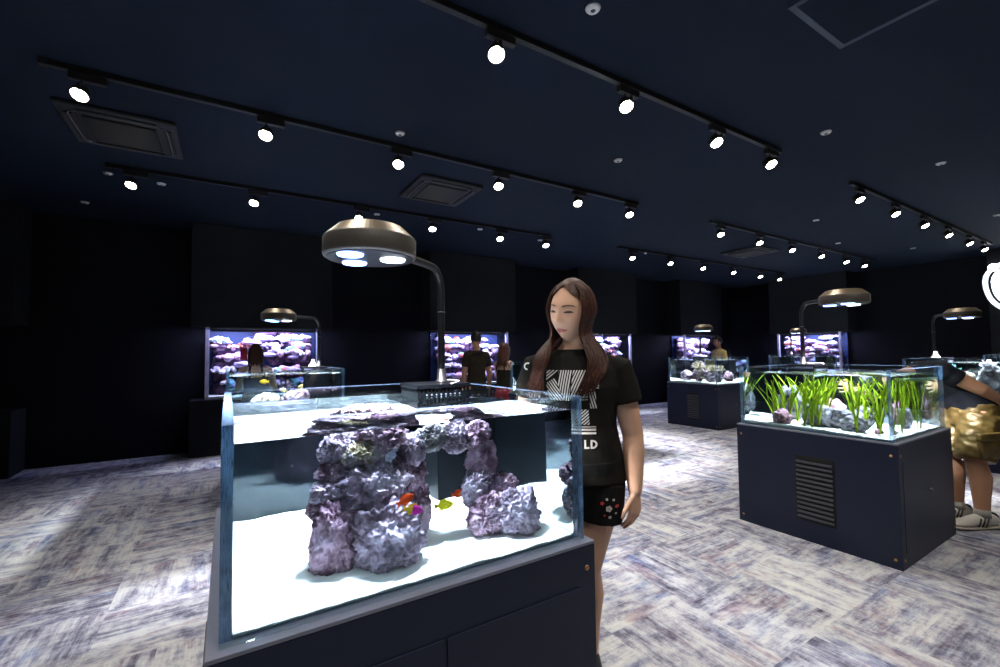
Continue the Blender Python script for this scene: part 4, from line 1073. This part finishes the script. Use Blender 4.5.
# ---- people farther away
def visitor(label, loc, face_deg, H, skin, hair, shirt, legs, female=False, sleeve=True, arms=None, hair_len=0, bulk=1.0, bare=False):
    """standing figure; face_deg = heading the person looks along"""
    k = H / 1.64
    pr = empty('person', (loc[0], loc[1], 0), label, 'person', 'visitors at the wall windows', radians(face_deg + 90)); 
    Mh = Matrix.Translation((0, -.022, 1.525)) @ Matrix.Rotation(radians(4), 4, 'X')
    rows = [(z, rx * (bulk if female else bulk * (1.0 if z < .98 else 1.08)), ry * bulk, c) for z, rx, ry, c in TORSO]
    sx = .178 * bulk * (1 if female else 1.1)
    arms = arms or [((sx + .055, .02, 1.0), (sx + .06, -.03, .78)), ((-sx - .055, .02, 1.0), (-sx - .06, -.03, .78))]
    bm = BM(); add_torso(bm, rows, seg=20); add_head(bm, Mh, 4)
    add_loft(bm, [(0, .012, 1.33), (0, -.012, 1.45)], [.054, .054], seg=14)
    for (E, W), s in zip(arms, (1, -1)):
        S = Vector((s * sx, .008, 1.292)); E, W = Vector(E), Vector(W)
        add_loft(bm, [S - Vector((s * .03, 0, -.01)), S, S.lerp(E, .5), E, E.lerp(W, .4), W], [.046, .050, .046, .038, .038, .026], seg=12)
        dn = (W - E).normalized(); add_hand(bm, W, dn, (-.3 * s, -.9, .1), (s, -.2, 0), 1.0, .3, 8)
    for s in (1, -1):
        Hj, K, A = Vector((s * .09, .004, .80)), Vector((s * .09, -.01, .44)), Vector((s * .09, .03, .085))
        add_loft(bm, [Hj, Hj.lerp(K, .5), K, K.lerp(A, .3) + Vector((0, .018, 0)), A, A - Vector((0, 0, .04))], [.088, .070, .05, .052, .034, .034], seg=14); foot(bm, (A.x, A.y, 0), (s * .1, -1))
    for s in (1, -1): add_ball(bm, Mh @ Vector((s * .071, .012, -.005)), (.012, .02, .030), 2)
    parts = []
    parts.append(link_mesh('body', remeshed(bm, .009, 2), skin, pr, True))
    hb = BM()
    add_ball(hb, (0, 0, 0), 1, 4)
    for v in hb.verts:
        d = v.co.normalized(); v.co = Mh @ (headmap(Vector(d)) * 1.09 + Vector((0, .012, .010)))
    bmesh.ops.delete(hb, geom=[v for v in hb.verts if (Mh.inverted() @ v.co).y < -.03 and (Mh.inverted() @ v.co).z < .055 or (Mh.inverted() @ v.co).z < (-.045 if hair_len == 0 else -.12) ], context='VERTS')
    if hair_len:
        r2 = random.Random(int(H * 100))
        for q in range(46):
            a = radians(70 + 220 * q / 45); d = Vector((sin(a), -cos(a), 0)); p0 = Mh @ (headmap(d) * 1.06); 
            P = catmull([p0 + Vector((0, 0, .05)), p0 + Vector((d.x * .015, .012, -.04)), p0 + Vector((d.x * .012, .03, -.12)), Vector((p0.x * 1.25, max(p0.y, .0) * .6 + .06, 1.50 - hair_len + r2.uniform(-.03, .02)))], 4)
            add_loft(hb, P, [.016] * (len(P) - 3) + [.012, .008, .003], [.010] * (len(P) - 3) + [.008, .005, .002], side=(d.y, -d.x, 0), seg=7)
    parts.append(link_mesh('hair', hb, hair, pr, True))
    sb = BM(); g = .015
    rr = [r for r in rows if (.80 < r[0] < (1.22 if bare else 1.33))]
    if not bare: rr = rr + [(1.335, .115 * bulk, .074, .01), (1.358, .075, .062, .008)]
    add_loft(sb, [(0, r[3], r[0]) for r in rr], [r[1] + g for r in rr], [r[2] + g for r in rr], side=(1, 0, 0), seg=24, rounded=False)
    if sleeve:
        for (E, W), s in zip(arms, (1, -1)):
            S = Vector((s * sx, .008, 1.292)); E = Vector(E)
            add_loft(sb, [S - Vector((s * .05, 0, -.008)), S, S.lerp(E, .3), S.lerp(E, .58)], [.058, .064, .064, .062], seg=14, rounded=False)
    sh = link_mesh('shirt', remeshed(sb, .011, 3), shirt, pr, True); parts.append(sh)
    if bare:
        for s in (1, -1):
            b = BM(); add_loft(b, catmull([(s * .085, .105, 1.19), (s * .075, .098, 1.28), (s * .065, .055, 1.352), (s * .07, -.03, 1.345), (s * .075, -.112, 1.24)], 5), [.016] * 21, [.004] * 21, seg=8)
            link_mesh('shoulder_strap', b, shirt, sh, True)
    qb = BM()
    add_loft(qb, [(0, .008, .74), (0, .008, .80), (0, .008, .90)], [.165 * bulk, .190 * bulk, .182 * bulk], [.11, .13, .124], seg=22, rounded=False)
    low = .12 if legs is MT['trousers'] else .55
    for s in (1, -1):
        add_loft(qb, [(s * .088, .004, .80), (s * .090, 0, .60), (s * .092, .008, low)], [.100, .090, .078 if low < .2 else .095], seg=16, rounded=False)
    parts.append(link_mesh('trousers' if low < .2 else 'shorts', remeshed(qb, .011, 3), legs, pr, True))
    for s in (1, -1):
        b = BM(); foot(b, (s * .09, .025, 0), (s * .1, -1), 1.12); b.transform(Matrix.Translation((0, 0, .004))); link_mesh('shoe', b, MT['shoe_black'], pr, True)
    pr.scale = (k, k, k)
    return pr

visitor('short-haired person in dark olive t-shirt, back turned, watching the lit wall window', (3.12, 5.74), 84, 1.635, MT['skin_tan'], MT['hair_black'], MT['shirt_olive'], MT['trousers'], bulk=.76)
visitor('auburn-haired person in sleeveless dark top and red shorts beside the wall window', (3.55, 5.66), 20, 1.465, MT['skin'], MT['hair_auburn'], MT['shirt_olive'], MT['red_cloth'], True, False,
        [((.20, -.10, 1.02), (.13, -.24, .96)), ((-.20, -.10, 1.02), (-.13, -.24, .96))], .24, .86, True)
g = visitor('dark-haired person with bare shoulders facing the leftmost lit wall window', (.30, 6.32), 88, 1.46, MT['skin'], MT['hair_brown'], MT['trousers'], MT['trousers'], True, False,
        [((.22, -.05, 1.02), (.15, -.25, 1.10)), ((-.22, -.05, 1.02), (-.15, -.25, 1.12))], .14, .92, True)
o = empty('phone', (.175, 6.52, 1.345), 'red phone case held up by the bare-shouldered person', 'phone'); o.rotation_euler = (radians(-8), 0, 0)
link_mesh('case', box((-.040, -.005, -.075), (.040, .004, .075), .004), MT['red_cloth'], o); link_mesh('screen', box((-.036, .0045, -.070), (.036, .0062, .070)), MT['overflow'], o)
visitor('dark-haired person in a yellow patterned shirt by the far wall window', (9.42, 5.92), 150, 1.615, MT['skin_tan'], MT['hair_black'], MT['shirt_yellow'], MT['trousers'], bulk=.98)

# ---- the person leaning over behind the planted tank, cut by the right edge of the photo
def leaner():
    pr = empty('person', (4.72, 1.0, 0), 'leaning person in navy t-shirt, gold cargo shorts and white sneakers at the right edge', 'person')
    B = lambda x, y, z: Vector((x - 4.72, y - 1.0, z))
    hip, mid, chest, neck = B(5.0, 1.04, .84), B(4.98, 1.12, .99), B(4.94, 1.24, 1.09), B(4.86, 1.42, 1.09)
    Rt = Vector((.86, .50, 0))        # toward the far side of the body
    bm = BM()
    spine = [B(4.98, 1.02, .76), hip, mid, chest, B(4.90, 1.34, 1.11), neck]
    rx, ry = [.13, .175, .165, .185, .14, .06], [.10, .125, .115, .12, .09, .055]
    add_loft(bm, spine, rx, ry, side=Rt, seg=26)
    hc = B(4.80, 1.53, 1.02)
    Mh = Matrix.Translation(hc) @ Matrix.Rotation(radians(55 + 180 - 20), 4, 'Z') @ Matrix.Rotation(radians(50), 4, 'X')
    add_head(bm, Mh, 4); add_loft(bm, [chest.lerp(neck, .7), neck, hc + Vector((.02, -.03, .0))], [.058, .054, .052], seg=14)
    arms = [(B(4.775, 1.135, 1.135), B(4.855, .955, 1.005), B(5.02, .865, .885)), (B(5.06, 1.40, 1.06), B(4.90, 1.60, .92), B(4.70, 1.62, .98))]
    for S, E, W in arms:
        add_loft(bm, [S.lerp(chest, .35), S, S.lerp(E, .5), E, E.lerp(W, .35), W], [.052, .056, .053, .047, .044, .030], seg=16)
        dn = (W - E).normalized(); add_hand(bm, W, dn, (0, 0, 1), Vector((-.7, -.6, .3)), 1.05, .4, 9)
    F = Vector((-.85, .52, 0)); far = Vector((.52, .85, 0))
    legs = []
    for q, (hj, kn, an) in enumerate(((B(4.90, .98, .80), B(4.79, .995, .46), B(4.735, .965, .10)), (B(5.04, 1.10, .80), B(4.90, 1.16, .46), B(4.83, 1.12, .10)))):
        legs.append((hj, kn, an))
        add_loft(bm, [hj, hj.lerp(kn, .5), kn, kn.lerp(an, .3) - F * .022, kn.lerp(an, .65) - F * .01, an, an - Vector((0, 0, .05))], [.10, .085, .062, .066, .052, .040, .038], seg=18)
    link_mesh('body', remeshed(bm, .006, 2), MT['skin_tan'], pr, True)
    hb = BM(); hair_cap(hb, Mh, 1.10, 60); link_mesh('hair', hb, MT['hair_black'], pr, True)
    sb = BM()
    add_loft(sb, [B(4.985, 1.02, .78)] + spine[1:5] + [neck.lerp(spine[4], .6)], [.192, .197, .188, .205, .158, .09], [.138, .142, .132, .136, .106, .08], side=Rt, seg=28, rounded=False)
    for S, E, W in arms: add_ball(sb, S, .074, 3)
    for S, E, W in arms: add_loft(sb, [S.lerp(chest, .5), S, S.lerp(E, .22), S.lerp(E, .42)], [.064, .070, .069, .068], seg=18, rounded=False)
    link_mesh('t_shirt', remeshed(sb, .008, 3), MT['shirt_navy'], pr, True)
    qb = BM()
    add_loft(qb, [B(4.97, 1.03, .70), B(4.985, 1.03, .78), hip + Vector((0, 0, .015))], [.19, .205, .198], [.15, .155, .148], side=Rt, seg=26, rounded=False)
    for hj, kn, an in legs: add_loft(qb, [hj, hj.lerp(kn, .5), kn + Vector((0, 0, .02))], [.125, .118, .108], [.135, .125, .112], side=Rt, seg=22, rounded=False)
    bq = remeshed(qb, .008, 3)
    for v in bq.verts:
        p = v.co; v.co = p + v.normal * (.013 * noise.noise(p * 8) + .009 * noise.noise(Vector((p.x * 18, p.y * 18, p.z * 30))))
    st = link_mesh('cargo_shorts', bq, MT['gold_cloth'], pr, True)
    # cargo pocket on the near thigh
    T = Matrix.Translation(B(4.772, .905, .60)) @ Matrix.Rotation(math.atan2(-.52, .85) , 4, 'Z') @ Matrix.Rotation(radians(-4), 4, 'Y')
    b = box((-.085, -.012, -.09), (.085, .030, .085), .012)
    b.transform(T); pk = link_mesh('cargo_pocket', b, MT['gold_cloth'], st, True)
    b = box((-.092, -.020, .045), (.092, .025, .10), .008); b.transform(T); link_mesh('pocket_flap', b, MT['gold_cloth'], pk, True)
    for hj, kn, an in legs:
        c = Vector((an.x, an.y, 0)); s = Vector((-F.y, F.x, 0)); z = lambda d, h: c + F * d + Vector((0, 0, h))
        b = BM(); add_loft(b, [z(-.075, .062), z(-.03, .066), z(.04, .062), z(.11, .050), z(.175, .040), z(.215, .034)], [.036, .042, .046, .050, .047, .030], [.040, .046, .044, .032, .022, .014], side=s, seg=20)
        sh = link_mesh('sneaker', b, MT['shoe_white'], pr, True)
        b = BM(); add_loft(b, [z(-.115, .014), z(-.06, .014), z(.04, .014), z(.12, .014), z(.19, .015), z(.235, .018)], [.026, .040, .044, .052, .049, .026], [.0135] * 6, side=s, seg=20); link_mesh('sole', b, MT['shoe_sole'], sh, True)
        b = BM(); add_loft(b, [z(0, .085), z(.0, .14)], [.047, .045], [.050, .046], side=s, seg=20, rounded=False); link_mesh('sock', b, MT['sock'], sh, True)
        for q in range(3):
            b = BM()
            for sg in (1, -1):
                d0 = .025 + .028 * q
                add_loft(b, [z(d0, .030) + s * sg * .046, z(d0 - .012, .055) + s * sg * .0485, z(d0 - .028, .082) + s * sg * .040], [.0055] * 3, [.0035] * 3, side=F, seg=8)
            link_mesh('stripe', b, MT['shoe_black'], sh, True)
        b = BM(); add_loft(b, [z(-.088, .050), z(-.095, .080), z(-.085, .105)], [.026, .028, .022], [.010] * 3, side=s, seg=12); link_mesh('heel_tab', b, MT['shoe_black'], sh, True)
leaner()

# ------------------------------------------------------------------ world, view, sampling
w = bpy.data.worlds.new('world'); SC.world = w; w.use_nodes = True
bg = w.node_tree.nodes['Background']; bg.inputs[0].default_value = (.35, .42, .6, 1); bg.inputs[1].default_value = .004
vs = SC.view_settings; vs.view_transform = 'Standard'; vs.look = 'None'; vs.gamma = 1; vs.exposure = 0; vs.use_curve_mapping = False
cy = SC.cycles
cy.max_bounces = 20; cy.transmission_bounces = 18; cy.glossy_bounces = 6; cy.diffuse_bounces = 3; cy.transparent_max_bounces = 8
cy.use_denoising = True; cy.sample_clamp_indirect = 80; cy.blur_glossy = .5; cy.use_adaptive_sampling = True
